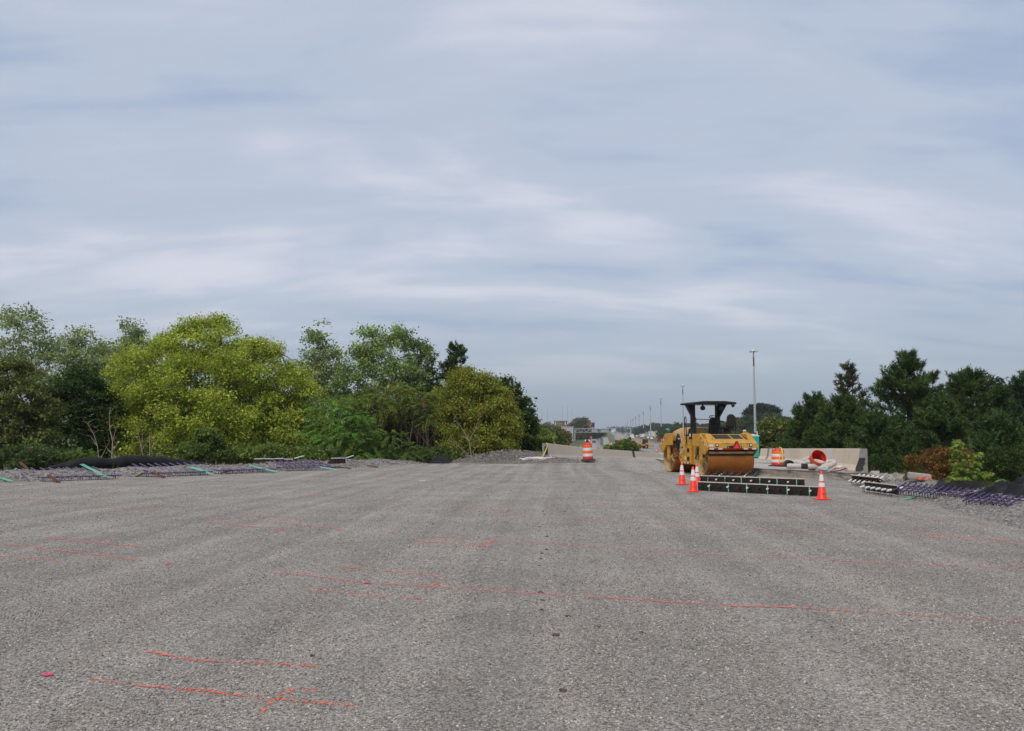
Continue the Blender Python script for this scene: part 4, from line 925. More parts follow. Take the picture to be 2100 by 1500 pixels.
# right edge
lay(bkw, gp(1757, 993, 0.05), gp(1812, 1000, 0.05), 0.12, R(30), 'white capped dowel basket with board at the end of the slab')
lay(bkw, gp(1782, 1009, 0.03), gp(1860, 1020, 0.03), 0.06, R(10), 'white capped dowel basket lying flat below the broken concrete')
lay(bp9, gp(1850, 1021), gp(1998, 1037), 0.16, R(27), 'row of purple dowels sloped on the right berm under the small black tarp')
lay(bp9, gp(1998, 1045), gp(2130, 1063), 0.16, R(27), 'row of purple dowels at the lower right corner below the big black tarp')
# jumble of small baskets in front of the drum
for i in range(3):
    a = gp(1445 + 6 * i, 984.5 - 3.6 * i); b_ = gp(1655 - 12 * i, 990 - 4.2 * i)
    o = lay(bkr, a, b_, 0.01 + 0.012 * i, R(-8 + 7 * i), ('dark dowel basket lying just behind the rear rail', 'dark dowel basket in the middle of the heap before the drum', 'dark dowel basket nearest the roller drum')[i])
    for k in range(7):
        for s in (-1, 1):
            m = MB(); m.tube([(k * 0.305, s * 0.17, 0.15), (k * 0.305, s * 0.235, 0.15)], 0.027, 8); m.build('dowel_tip', ('sign_blue', 'barrel_red', 'white_plastic')[(k + i) % 3], o)
# upturned boards with white caps at the left
def cap_boards(a, b, h, label, n):
    d = b - a; t = thing('board_stack', label, 'board stack', (a.x, a.y, 0.24), math.atan2(d.y, d.x), 'white capped boards at the left edge'); ln = d.length
    m = MB(); m.prism([(-0.35, 0.0), (-0.30, h), (-0.27, h), (0.10, 0.0)], 0, ln, 'x'); m.build('dark_board', 'filler_board', t)
    for k in range(n):
        m = MB(); x0 = ln * k / n; m.box((x0 + ln / n * 0.48, -0.30, h + 0.03 + 0.02 * (k % 2)), (ln / n * 0.93, 0.07, 0.045), Matrix.Rotation(R(2 * (k % 2)), 4, 'Y')); m.build('white_cap_strip', 'white_plastic', t)
    for k in range(2 * n):
        m = MB(); x0 = ln * (k + 0.4) / (2 * n); m.box((x0, -0.352 + 0.02, h * 0.5), (0.03, 0.012, h * 0.98), Matrix.Rotation(R(0), 4, 'Y')); m.build('batten', 'rust_steel', t)
    m = MB(); m.tube([(ln + 0.05, -0.3, h + 0.02), (ln + 0.5, -0.32, h + 0.14)], 0.03, 6); m.build('loose_cap', 'white_plastic', t)
    return t
cap_boards(gp(518, 958.5, .1), gp(598, 957, .1), 0.24, 'row of white capped boards leaning at the left edge before the yellow tree', 4)
cap_boards(gp(672, 957, .1), gp(700, 956, .1), 0.24, 'short pair of white capped boards before the sumac', 2)

# bundles of mint strips
def bundle(a, b, n, label, m='mint', r=0.010, sp=0.032):
    t = thing('strip_bundle', label, 'strip bundle', group='bundles of mint green strips'); d = (b - a); side = Vector((-d.y, d.x, 0)).normalized() if (abs(d.x) + abs(d.y)) > 0 else Vector((1, 0, 0))
    t.location = a
    for k in range(n):
        j = side * ((k - n / 2) * sp) + Vector((0, 0, 0.012 * (k % 2))); e = d * (1 - 0.06 * random.random())
        mb = MB(); mb.tube([j + d * 0.03 * random.random(), j + e * 0.5 + side * 0.01, j + e + side * 0.02 * random.uniform(-1, 1)], r, 4); mb.build('strip', m, t)
    return t
bundle(at(-25, 973, 31), at(28, 988, 29.4), 5, 'mint strips cut by the left edge of the picture')
bundle(at(168, 952, 33.0), at(222, 980, 31.0), 5, 'mint strips leaning across the far left purple basket')
bundle(at(378, 956, 36.0), at(420, 966, 34.4), 6, 'mint strips at the right end of the fabric roll')
bundle(at(412, 964, 35), at(436, 973, 34), 4, 'short mint strips below the right end of the fabric roll')
bundle(at(512, 955, 38.0), at(568, 968, 36.0), 4, 'mint strips before the leaning white capped boards')
bundle(at(650, 957, 39.5), at(694, 964, 38.2), 5, 'mint strips pointing right at the end of the left baskets')
bundle(at(1822, 1004, 25.6), at(1843, 979, 26.6), 4, 'mint strips standing up out of the broken concrete')
bundle(at(1845, 1027, 21.6), at(1882, 1016, 22.2), 3, 'mint strips at the left foot of the right purple baskets')
bundle(at(1900, 1016, 22.0), at(1958, 1011, 22.2), 3, 'mint strips lying over the middle of the right purple basket')
bundle(at(1986, 1047, 18.9), at(2044, 1014, 19.6), 6, 'mint strips leaning over the gap between the right baskets')
for a, b, lb in ((at(42, 948, 33.0), at(60, 965, 32.0), 'rusty bent bar rising behind the far left basket'), (at(100, 975, 30.6), at(122, 990, 29.2), 'rusty bar poking out under the far left basket'), (at(276, 979, 33.2), at(302, 968, 33.6), 'rusty bar at the left foot of the second level basket'),
                 (at(312, 969, 33.4), at(340, 980, 32.4), 'rusty bar under the second level basket'), (at(452, 971, 35.6), at(480, 964, 36.0), 'rusty bar under the low purple basket'), (at(688, 958, 40.5), at(720, 961.5, 39.6), 'rusty plank below the short white capped boards'), (at(754, 955.5, 43.0), at(776, 958.5, 42.2), 'rusty plank lying alone right of the boards')):
    bundle(a, b, 2, lb, 'rust_steel', 0.028, 0.05)['group'] = 'rusty bars along the left edge'
bundle(at(36, 962, 31.5), at(60, 986, 30.0), 1, 'single purple bar leaning at the far left', 'purple', 0.024)['group'] = 'loose bars'

# ================================================================== FABRIC, TARPS, RUBBLE
def fabric_roll(pts, label, seed):
    q = [at(a, b, d) for a, b, d, r in pts]; rs = [r for *_, r in pts]; P = []; RR = []
    for i in range(len(q) - 1):
        for k in range(8):
            t = k / 8; P.append(q[i].lerp(q[i + 1], t) + Vector((0, 0, 0.05 * mnoise.noise(Vector((i + t, seed, 0)) * 1.7)))); RR.append((rs[i] + (rs[i + 1] - rs[i]) * t) * (1 + 0.18 * mnoise.noise(Vector(((i + t) * 1.9, seed + 3, 0)))))
    P.append(q[-1]); RR.append(rs[-1]); m = MB(); m.tube(P, RR, 18)
    m.v = [tuple(Vector(v) + Vector((0, 0, 0.06 * mnoise.noise(Vector(v) * 2.2 + Vector((seed, 0, 0))) + 0.05 * mnoise.noise(Vector((v[0] * 5, v[1] * 5, v[2] * 9)))))) for v in m.v]
    return tag(m.build('fabric_roll', 'black_fabric', smooth=True), label, 'fabric roll')
fabric_roll([(95, 961, 34.5, .06), (160, 953, 35.2, .22), (230, 952, 36.2, .24), (285, 947, 37.2, .34), (340, 953, 38.0, .28), (400, 957, 39.2, .20), (480, 959, 40.5, .10)], 'long black fabric roll lying on the left berm under the trees', 5)
def tarp(pts, label, res=44, seed=0, fold=0.16):
    """crumpled sheet: a height patch over given humps, closed below"""
    c = Vector((0, 0, 0)); V = []; F = []
    x0, x1, y0, y1 = pts['box']
    for j in range(res + 1):
        for i in range(res + 1):
            u, v = i / res, j / res; x = x0 + (x1 - x0) * u; y = y0 + (y1 - y0) * v
            ex = min(u, 1 - u, v, 1 - v); z = 0
            for hx, hy, a, sx, sy in pts['humps']: z = max(z, a * math.exp(-((x - hx) / sx) ** 2 - ((y - hy) / sy) ** 2))
            ridge = (1 - abs(mnoise.noise(Vector((x * 1.7 + y * 0.9, y * 1.1 - x * 0.4, seed)))) * 2.4) + 0.30 * (1 - abs(mnoise.noise(Vector((x * 3.2 - y * 1.4, y * 2.0 + x * 0.9, seed + 9)))) * 2.6)
            z += fold * ridge * min(1, ex * 6) + 0.015 * mnoise.noise(Vector((x * 6, y * 6, seed)))
            g_ = pts['base'](x, y)
            V.append((x + 0.16 * mnoise.noise(Vector((x * 2.3, y * 2.3, seed + 5))), y + 0.16 * mnoise.noise(Vector((x * 2.6, y * 2.1, seed + 8))), g_ - 0.05 + z * min(1, ex * 5 + 0.1)))
    for j in range(res):
        for i in range(res): F.append((j * (res + 1) + i, j * (res + 1) + i + 1, (j + 1) * (res + 1) + i + 1, (j + 1) * (res + 1) + i))
    o = put('tarp', np_mesh('tarp', np.array(V), np.array(F)), 'black_fabric', smooth=True); return tag(o, label, 'tarp')
def bermz(x, y):
    d = x - XR(y); return float(np.interp(d, [-0.3, 0.1, 0.5, 1.0, 1.5, 2.0, 2.8, 4.0], [-0.03, 0.05, 0.20, 0.34, 0.36, 0.22, -0.4, -1.2]))
tarp({'box': (11.25, 12.5, 21.2, 23.2), 'humps': [(11.7, 22.3, 0.14, 0.3, 0.4), (12.0, 21.9, 0.07, 0.3, 0.4)], 'base': bermz}, 'small crumpled black tarp on the right berm below the brown bush', seed=2.3)
tarp({'box': (10.95, 13.4, 17.0, 20.6), 'humps': [(11.85, 18.7, 0.46, 0.36, 0.6), (12.4, 18.4, 0.66, 0.5, 0.7), (11.3, 19.4, 0.08, 0.3, 0.4)], 'base': bermz}, 'big crumpled black tarp at the right edge of the picture', seed=7.9, fold=0.24, res=64)
tp = tarp({'box': (-5.0, -3.2, 46.2, 48.6), 'humps': [(-4.0, 47.5, 0.5, 0.7, 0.8)], 'base': lambda x, y: -0.02}, 'black sheet at the left foot of the gravel heap', seed=4.4, fold=0.06)
# broken concrete on the right berm
for i in range(16):
    px = 1795 + 7.2 * i; py = 985 + 1.2 * i + 3 * (i % 3); D = 27.6 - 0.16 * i
    p = at(px, py, D); r = (0.22 + 0.1 * random.random(), 0.20, 0.15)
    o = lump('concrete_chunk', (p.x, p.y, max(p.z, 0.2)), r, ('rubble', 'concrete_end', 'rubble')[i % 3], 'broken concrete chunk heaped beside the white capped baskets', 'concrete chunk', i * 3.1, group='broken concrete chunks on the right berm', amp=0.8)
    o.rotation_euler = (random.random() * 3, random.random() * 3, random.random() * 3)
kc = MB(); p = at(1886, 1001, 24.6)
kc.box((0, 0, 0), (0.62, 0.42, 0.20), Matrix.Translation((p.x, p.y, 0.46)) @ Matrix.Rotation(R(-20), 4, 'Z') @ Matrix.Rotation(R(6), 4, 'Y')); ko = tag(kc.build('concrete_block', 'rubble', bevel=0.04), 'pale concrete block with orange paint at the right end of the rubble', 'concrete block')
for k in range(4):
    m = MB(); TT = Matrix.Translation((p.x, p.y, 0.46)) @ Matrix.Rotation(R(-20), 4, 'Z') @ Matrix.Rotation(R(6), 4, 'Y')
    x = -0.1 + 0.09 * k + 0.03 * (k % 2); m.add([TT @ Vector(q) for q in ((x, -0.214, -0.08), (x + 0.05 + 0.02 * (k % 2), -0.214, -0.07), (x + 0.08, -0.214, -0.01 + 0.03 * (k % 3)), (x + 0.02, -0.214, 0.0))], [(0, 1, 2, 3)]); m.build('orange_paint', 'safety_orange', ko)
# pale slab piece beside the left barrier, slivers, clods
tag(lump('concrete_strip', (1.5, 47.1, 0.30), (0.85, 0.16, 0.12), 'concrete_new', None, None, 4.2, n=3, amp=0.7), 'broken pale concrete strip at the foot of the left barrier', 'concrete strip')
for px, py, w_, lb in ((1048, 956.5, 26, 'pale lath lying on the gravel before the heap'), (866, 987.5, 12, 'small white scrap of paper on the gravel')):
    p = gp(px, py); m = MB(); m.box((p.x, p.y, pad_z(p.x, p.y) + 0.02), (w_ / ppm(p.y), 0.09, 0.02)); tag(m.build('litter', 'white_plastic'), lb, 'litter')
for i, (px, py, s) in enumerate(((1117, 1056, 5), (1113, 1050, 4), (1158, 1050, 5), (1122, 1101, 6), (1107, 1082, 5), (1121, 1128, 7), (1112, 1136, 6), (1109, 1147, 6), (1106, 1160, 5), (888, 1076, 5), (1000, 1018, 4), (1108, 1216, 10), (1113, 1232, 8), (1164, 1265, 10), (1226, 1287, 12), (1140, 1305, 14), (1155, 1418, 16), (1110, 1252, 9), (640, 1347, 10), (1316, 1299, 9))):
    p = gp(px, py); r = s / ppm(p.y) * 0.38
    lump('dirt_clod', (p.x, p.y, pad_z(p.x, p.y) + 0.004), (r * 1.4, r, r * 0.7), 'clod', 'dark dirt clod dropped on the gravel', 'dirt clod', i * 1.7, group='dirt clods dropped by tracks on the gravel', amp=0.9)

# ================================================================== PORTABLE TOILET, BOOM LIFT
pt = thing('portable_toilet', 'teal portable toilet with white roof behind the roller', 'portable toilet', (at(1544, 940, 79).x, 79, deck_z(at(1544, 940, 79).x, 79)), R(-12))
m = MB(); m.box((0, 0, 1.05), (1.12, 1.15, 2.02)); m.build('cabin', 'teal', pt, bevel=0.03)
m = MB(); m.prism([(-0.62, 2.06), (0.62, 2.06), (0.58, 2.16), (0.0, 2.30), (-0.58, 2.16)], -0.63, 0.63, 'y'); m.build('roof', 'white_plastic', pt, bevel=0.02)
m = MB(); m.box((-0.05, -0.585, 1.05), (0.72, 0.03, 1.8)); dr = m.build('door', 'teal', pt, bevel=0.01); m = MB(); m.box((0.22, -0.61, 1.05), (0.08, 0.03, 0.12)); m.build('latch', 'white_plastic', dr)
m = MB(); m.tube([(0.48, 0.45, 2.1), (0.48, 0.45, 2.55)], 0.05, 8); m.build('vent_pipe', 'white_plastic', pt)
for z in (0.35, 1.75):
    m = MB(); m.box((0.562, 0, z), (0.012, 0.8, 0.28)); m.build('wall_panel', 'teal', pt, bevel=0.01)
m = MB(); m.box((0, 0, 0.05), (1.2, 1.2, 0.1)); m.build('skid', 'black_rubber', pt)
bx = at(1520, 940, 94).x
bo = thing('boom_lift', 'yellow folded boom machine mostly hidden behind the roller', 'boom lift', (bx, 94, deck_z(bx, 94)), 0)
m = MB(); m.box((-0.2, 0, 0.75), (1.9, 1.6, 0.5)); m.build('chassis', 'yellow', bo, bevel=0.05)
for x in (-0.9, 0.5):
    for y in (-0.75, 0.75):
        m = MB(); m.lathe([(0.15, -0.12), (0.40, -0.10), (0.42, 0), (0.40, 0.10), (0.15, 0.12)], 18, Matrix.Translation((x, y, 0.42)) @ Matrix.Rotation(R(90), 4, 'X'), True); m.build('wheel', 'black_rubber', bo, smooth=True)
m = MB(); m.tube([(-0.1, 0, 1.0), (0.42, 0, 2.88)], 0.16, 4); m.build('lower_boom', 'yellow', bo)
m = MB(); m.tube([(0.42, 0.0, 2.88), (1.35, 0, 2.30)], 0.15, 4); m.build('upper_boom', 'yellow', bo)
m = MB(); m.box((0.45, 0, 2.95), (0.26, 0.3, 0.16)); m.build('elbow', 'white_plastic', bo, bevel=0.02)
# ================================================================== TREES
def unit(a): return a / np.maximum(np.linalg.norm(a, axis=-1, keepdims=True), 1e-9)
def rand_dirs(n): return unit(rng.normal(size=(n, 3)))
def leaf_quads(C, A, NRM, Ls, Ws):
    """one folded pointed leaf per row: centre, axis, normal, length, width"""
    A = unit(A); B = unit(np.cross(NRM, A)); Nn = np.cross(A, B)
    L_ = Ls[:, None]; W_ = Ws[:, None]
    p0 = C - A * L_ * 0.5; p1 = C + B * W_ * 0.5 + Nn * W_ * 0.12; p2 = C + A * L_ * 0.5 - Nn * L_ * 0.10; p3 = C - B * W_ * 0.5 + Nn * W_ * 0.12
    V = np.stack([p0, p1, p2, p3], 1).reshape(-1, 3); n = len(C)
    F = np.arange(n * 4).reshape(n, 4)
    return V, F
def tint(n, base, hv=0.18, sv=0.3, alt=None, alt_p=0.0):
    b = np.array(base)[None] * np.exp(rng.normal(0, sv, (n, 1)) * 0.6) * (1 + rng.normal(0, hv, (n, 3)) * 0.5)
    if alt is not None:
        k = rng.random(n) < alt_p; b[k] = np.array(alt)[None] * np.exp(rng.normal(0, sv, (k.sum(), 1)) * 0.6)
    return np.clip(b, 0.004, 0.9)
def lobes_from_px(lobes, D, depth=0.9):
    o = []
    for l in lobes:
        px, py, rx, ry = l[:4]; dd = l[4] if len(l) > 4 else 0
        c = at(px, py, D + dd); k = 1 / ppm(D + dd); o.append((np.array(c), np.array([rx * k, rx * k * depth, ry * k])))
    return o
def crown_points(lobes, n, shell=0.20, interior=0.12, wob=0.22, clump=14):
    area = np.array([(r[0] * r[2]) ** 1.0 for c, r in lobes]); cnt = rng.multinomial(n, area / area.sum()); out = []; outd = []
    for (c, r), k in zip(lobes, cnt):
        d = rand_dirs(k); f = 1 - np.abs(rng.normal(0, shell, k)); ii = rng.random(k) < interior; f[ii] = rng.random(ii.sum()) ** 0.5
        # lumpy outline
        w = np.array([1.1 * mnoise.noise(Vector(q * 1.4 + c * 0.7)) + 0.7 * mnoise.noise(Vector(q * 3.3 + c)) + 0.4 * mnoise.noise(Vector(q * 8 + c)) for q in d]); f = f * (1 + wob * w)
        P = c + d * r * f[:, None]
        keep = np.ones(k, bool)
        for c2, r2 in lobes:
            if c2 is c: continue
            q = np.linalg.norm((P - c2) / r2, axis=1); keep &= ~((q < 0.72) & (rng.random(k) > 0.45))
        out.append(P[keep]); outd.append(unit(d[keep] * (1 / r)))
    P, Dn = np.concatenate(out), np.concatenate(outd)
    # gather the sprays into boughs: flattened clumps with gaps between
    K = max(3, int(len(P) / clump)); B = P[rng.choice(len(P), K, replace=False)]
    idx = np.concatenate([np.argmin(((q[:, None] - B[None]) ** 2).sum(-1), 1) for q in np.array_split(P, max(1, len(P) // 400))])
    P = B[idx] + (P - B[idx]) * np.array([0.70, 0.70, 0.48])
    return P, Dn
def sprays(P, Dn, per, spread, L0, W0, droop=0.15, up=0.5, flat=0.6):
    n = len(P); ax = unit(Dn * 0.8 + rng.normal(0, 0.45, (n, 3)) + np.array([0, 0, up - droop]))
    i = np.repeat(np.arange(n), per); m = len(i); t = rng.random(m)
    off = np.clip(rng.normal(0, 1, (m, 3)), -1.5, 1.5) * np.array([1, 1, flat]) * spread * 0.42
    C = P[i] + ax[i] * (t[:, None] - 0.4) * spread * 1.3 + off - np.array([0, 0, 1]) * (t[:, None] ** 2) * spread * droop
    A = unit(ax[i] * 0.6 + rng.normal(0, 0.7, (m, 3)) + np.array([0, 0, -0.25]))
    NR = unit(rng.normal(0, 0.55, (m, 3)) + np.array([0, 0, 0.9]) + Dn[i] * 0.35)
    s = np.exp(rng.normal(0, 0.34, m))
    return leaf_quads(C, A, NR, L0 * s, W0 * s), i
def limb(mb, a, b, r0, r1, bend=0.12, n=5, sides=6):
    a, b = Vector(a), Vector(b); L_ = (b - a).length; pts = []
    o1 = Vector(rng.normal(0, 1, 3)) * L_ * bend
    for k in range(n + 1):
        t = k / n; pts.append(a.lerp(b, t) + o1 * math.sin(math.pi * t) * 0.5 + Vector((0, 0, 1)) * L_ * 0.06 * math.sin(math.pi * t))
    mb.tube(pts, [r0 + (r1 - r0) * k / n for k in range(n + 1)], sides); return pts
def broadleaf(name, label, lobes, D, base, n, per, L0, W0, spread, cat='tree', bark='bark', alt=None, alt_p=0.0, trunk_r=0.16, shell=0.2, interior=0.12, wob=0.25, droop=0.2, up=0.4, hv=0.18, sv=0.28, twigs=40, depth=0.9, foot=None, group=None, csv=0.25):
    lb = lobes_from_px(lobes, D, depth)
    low = min(lb, key=lambda q: q[0][2] - q[1][2]); cx = np.mean([c[0] for c, r in lb]); cy = np.mean([c[1] for c, r in lb])
    if foot is not None: cx = at(foot, 900, D).x
    gz = ground_z(cx, cy); t = thing(name, label, cat, (cx, cy, gz), 0, group); org = np.array([cx, cy, gz])
    P, Dn = crown_points(lb, n, shell, interior, wob, 14 if n > 1500 else 7)
    P = P[P[:, 2] > gz - 0.2] if (P[:, 2] > gz - 0.2).sum() > 10 else P; Dn = Dn[:len(P)]
    (V, F), i = sprays(P, Dn, per, spread, L0, W0, droop, up)
    cl = np.exp(rng.normal(0, csv, len(P)))[i][:, None]
    C = np.clip(tint(len(F), base, hv, sv, alt, alt_p) * cl, 0.004, 0.9)
    put('crown', np_mesh('crown', V - org, F, np.repeat(C, 4, 0)), 'leaf', t)
    mb = MB(); z0 = Vector((0, 0, -0.3)); top = max(lb, key=lambda q: q[0][2]); fork = Vector((0, 0, max(0.6, (low[0][2] - gz) * 0.35)))
    limb(mb, z0, fork, trunk_r * 1.25, trunk_r * 0.85, 0.03, 4, 9)
    for c, r in lb:
        e = Vector(c - org); limb(mb, fork, e, trunk_r * 0.62, trunk_r * 0.16, 0.10, 6, 6)
    k = rng.choice(len(P), min(twigs, len(P)), replace=False)
    for q in k:
        p = P[q]; c = min((c for c, r in lb), key=lambda c: np.linalg.norm(c - p)); s = c + (p - c) * 0.15; s = s * 0.5 + (org + np.array(fork)) * 0.0 + c * 0.5
        limb(mb, Vector(s - org), Vector(p - org), trunk_r * 0.16, 0.008, 0.12, 4, 4)
    mb.build('trunk', bark, t, smooth=True)
    return t
def pine(name, label, px, top, D, half, base_y, base=(0.056, 0.090, 0.026), dens=1.0, brown=0.0, group=None, foot=None, tuft=0.30, lean=0.0):
    p = at(px, top, D); gz = ground_z(p.x, D); zb = at(px, base_y, D).z; H = p.z - gz; hw = half / ppm(D)
    t = thing(name, label, 'pine tree', (p.x, D, gz), 0, group); mb = MB(); mb.tube([(0, 0, -0.3), (0.05, 0, H * 0.4), (lean, 0, H * 0.75), (lean * 1.2, 0, H - 0.2)], [0.20, 0.15, 0.08, 0.02], 8)
    T = []; TD = []; brownk = []; tipk = []
    z = max(zb - gz, 0.8)
    span = H - z
    while z < H - 0.25:
        f = (z - (H - span)) / span; rad = hw * (1 - f) ** 0.88 * (0.55 + 0.45 * min(1, f * 5 + 0.5)); nb = rng.integers(5, 8)
        for k in range(nb):
            a = rng.random() * 6.283; rr = rad * rng.uniform(0.65, 1.15) + 0.15; rise = rr * rng.uniform(0.10, 0.42) + 0.15 * f
            s = Vector((lean * f, 0, z)); e = Vector((rr * math.cos(a) + lean * f, rr * math.sin(a), z + rise))
            pts = limb(mb, s, e, 0.035 + 0.01 * rad, 0.010, 0.06, 4, 4)
            m = int((5 + rr * 9) * dens)
            for q in range(m):
                u = 0.25 + 0.75 * rng.random() ** 0.7; w_ = (1.05 - u) * rr * 0.50 + 0.06
                b = s.lerp(e, u) + Vector((rng.normal(0, 1) * w_ * 0.6, rng.normal(0, 1) * w_ * 0.6, rng.normal(0.05, 0.10)))
                dd = Vector((math.cos(a), math.sin(a), 0)) * 0.55 + Vector(rng.normal(0, 0.35, 3)) + Vector((0, 0, 0.75))
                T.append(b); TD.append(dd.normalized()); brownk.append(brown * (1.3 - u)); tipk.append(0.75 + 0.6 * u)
        z += rng.uniform(0.28, 0.46) * (0.8 + 0.04 * H)
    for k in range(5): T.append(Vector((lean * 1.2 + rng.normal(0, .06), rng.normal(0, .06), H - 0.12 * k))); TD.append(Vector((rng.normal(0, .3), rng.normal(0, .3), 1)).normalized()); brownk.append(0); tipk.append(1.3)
    T = np.array(T); TD = np.array(TD); brownk = np.array(brownk); per = 25; i = np.repeat(np.arange(len(T)), per); m = len(i)
    # bottlebrush tuft: needles leave the twig along its length
    u = rng.random(m)[:, None]; nd = unit(TD[i] * 0.9 + unit(rng.normal(size=(m, 3))) * 0.85)
    b = T[i] + TD[i] * (u - 0.5) * tuft * 1.5; ln = tuft * rng.uniform(0.40, 0.72, m)[:, None]; sd = unit(np.cross(nd, rng.normal(size=(m, 3)))) * 0.028
    V = np.stack([b - sd, b + sd, b + nd * ln], 1).reshape(-1, 3); F = np.arange(m * 3).reshape(m, 3)
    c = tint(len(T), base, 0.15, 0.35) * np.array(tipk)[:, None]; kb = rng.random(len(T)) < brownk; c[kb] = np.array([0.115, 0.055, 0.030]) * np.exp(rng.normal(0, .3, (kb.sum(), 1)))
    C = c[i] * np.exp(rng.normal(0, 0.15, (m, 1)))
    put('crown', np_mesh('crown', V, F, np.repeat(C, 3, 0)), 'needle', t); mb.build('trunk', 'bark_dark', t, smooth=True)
    return t
def sumac(name, label, lobes, D, base, n, flen=0.55, alt=None, alt_p=0.0, stems=9, group=None, cat='shrub', bark='bark', red=0):
    lb = lobes_from_px(lobes, D, 0.8); cx = np.mean([c[0] for c, r in lb]); cy = np.mean([c[1] for c, r in lb]); gz = ground_z(cx, cy); org = np.array([cx, cy, gz])
    t = thing(name, label, cat, (cx, cy, gz), 0, group); P, Dn = crown_points(lb, n, 0.18, 0.25, 0.25)
    m = len(P); out = unit(Dn * np.array([1, 1, 0.3]) + rng.normal(0, 0.5, (m, 3)) + np.array([0, 0, 0.25])); Lf = flen * rng.uniform(0.7, 1.25, m); K = 9
    u = np.linspace(0.12, 1, K); i = np.repeat(np.arange(m), K * 2); uu = np.tile(np.repeat(u, 2), m); sg = np.tile(np.array([-1, 1] * K), m)
    dr = np.array([0, 0, -1.0])
    pos = P[i] + out[i] * (uu * Lf[i])[:, None] + dr * ((uu ** 2) * Lf[i] * 0.45)[:, None]; tang = unit(out[i] + dr * (uu * 0.9)[:, None])
    side = unit(np.cross(tang, np.array([0, 0, 1.0]) + rng.normal(0, .15, (len(i), 3)))) * sg[:, None]
    ll = Lf[i] * 0.26 * (1 - 0.55 * np.abs(uu - 0.45)); A = unit(side * 0.85 + tang * 0.45 + dr * 0.25); nr = unit(np.cross(tang, side) * sg[:, None] + rng.normal(0, .2, (len(i), 3)))
    nr = np.where(nr[:, 2:3] < 0, -nr, nr)
    V, F = leaf_quads(pos + A * (ll * 0.5)[:, None], A, nr, ll, ll * 0.34)
    c = tint(m, base, 0.15, 0.3, alt, alt_p); C = np.clip(c[i] * np.exp(rng.normal(0, .12, (len(i), 1))), 0.004, 0.9)
    put('crown', np_mesh('crown', V - org, F, np.repeat(C, 4, 0)), 'leaf', t)
    mb = MB()
    for k in range(stems):
        c, r = lb[k % len(lb)]; e = Vector(c + rng.normal(0, 0.5, 3) * r - org); s = Vector((e.x * 0.75 + rng.normal(0, .25), e.y * 0.7 + rng.normal(0, .25), -0.2)); pts = limb(mb, s, e, 0.045, 0.015, 0.10, 5, 5)
        for q in range(3): limb(mb, pts[3], pts[3] + Vector(rng.normal(0, 0.5, 3)) + Vector((0, 0, 0.5)), 0.02, 0.008, 0.1, 3, 4)
    mb.build('trunk', bark, t, smooth=True)
    for k in range(red):
        q = P[rng.integers(0, m)] - org; mm = MB(); mm.lathe([(0.01, 0.10), (0.045, 0.04), (0.055, -0.04), (0.02, -0.12)], 7, Matrix.Translation(q + np.array([0, 0, 0.1])), True); mm.build('seed_head', 'red_tape', t, smooth=True)
    return t
def bare_sapling(label, pts_list, D, m='bark_pale', r=0.028, cat='sapling'):
    a0 = at(*pts_list[0][0], D); gz = ground_z(a0.x, D); t = thing('bare_sapling', label, cat, (a0.x, D, gz), 0, 'bare saplings before the trees'); mb = MB(); org = Vector((a0.x, D, gz))
    for j, pl in enumerate(pts_list):
        q = [at(a, b, D + 0.15 * random.uniform(-1, 1)) - org for a, b in pl]
        if j == 0: q = [Vector((q[0].x, q[0].y, -0.1))] + q
        n = len(q); rr = r if j == 0 else r * 0.6; mb.tube(q, [rr * (1 - 0.75 * k / (n - 1)) for k in range(n)], 5)
        for k in range(1, n):
            for z in range(2): limb(mb, q[k], q[k] + Vector((random.uniform(-.35, .35), random.uniform(-.2, .2), random.uniform(.05, .45))), rr * 0.3, 0.004, 0.1, 3, 4)
    mb.build('stem', m, t, smooth=True)
    return t

G_POP, G_DK, G_OLIVE, G_YEL, G_SUM, G_YEL2, G_MAP = (0.300, 0.370, 0.145), (0.055, 0.095, 0.025), (0.160, 0.190, 0.055), (0.370, 0.445, 0.065), (0.165, 0.310, 0.060), (0.265, 0.305, 0.052), (0.066, 0.104, 0.026)
LT = 'trees along the left edge of the yard'; RT = 'pines along the right edge of the yard'
# --- left, from the picture's edge towards the road
broadleaf('poplar_tree', 'tallest airy poplar at the left edge of the picture', [(45, 668, 50, 45), (10, 705, 60, 55), (85, 705, 45, 45), (95, 760, 55, 60), (20, 775, 70, 60), (120, 800, 60, 60)], 64, G_POP, 480, 32, 0.16, 0.12, 0.75, bark='bark_pale', shell=0.3, interior=0.25, wob=0.35, group=LT, up=0.6, twigs=90)
broadleaf('poplar_tree', 'second poplar from the left, beside the tallest one', [(163, 690, 22, 30), (150, 730, 45, 40), (195, 740, 40, 40), (170, 790, 60, 50)], 69, G_POP, 320, 32, 0.16, 0.12, 0.8, bark='bark_pale', shell=0.3, interior=0.25, wob=0.35, group=LT, up=0.6, twigs=70)
broadleaf('poplar_tree', 'poplar peeking over the left shoulder of the yellow tree', [(270, 690, 26, 34), (235, 715, 40, 35), (290, 720, 30, 35), (240, 770, 60, 60)], 72, G_POP, 320, 32, 0.16, 0.12, 0.8, bark='bark_pale', shell=0.3, interior=0.25, wob=0.3, group=LT, up=0.6, twigs=60)
broadleaf('leafy_tree', 'olive green tree cut by the left edge of the picture', [(15, 800, 75, 65), (60, 850, 55, 55), (-10, 880, 90, 70), (60, 915, 60, 45), (15, 760, 40, 35)], 44, G_OLIVE, 1100, 26, 0.13, 0.09, 0.42, alt=(0.10, 0.085, 0.03), alt_p=0.10, group=LT, twigs=80, bark='bark_dark', csv=0.3)
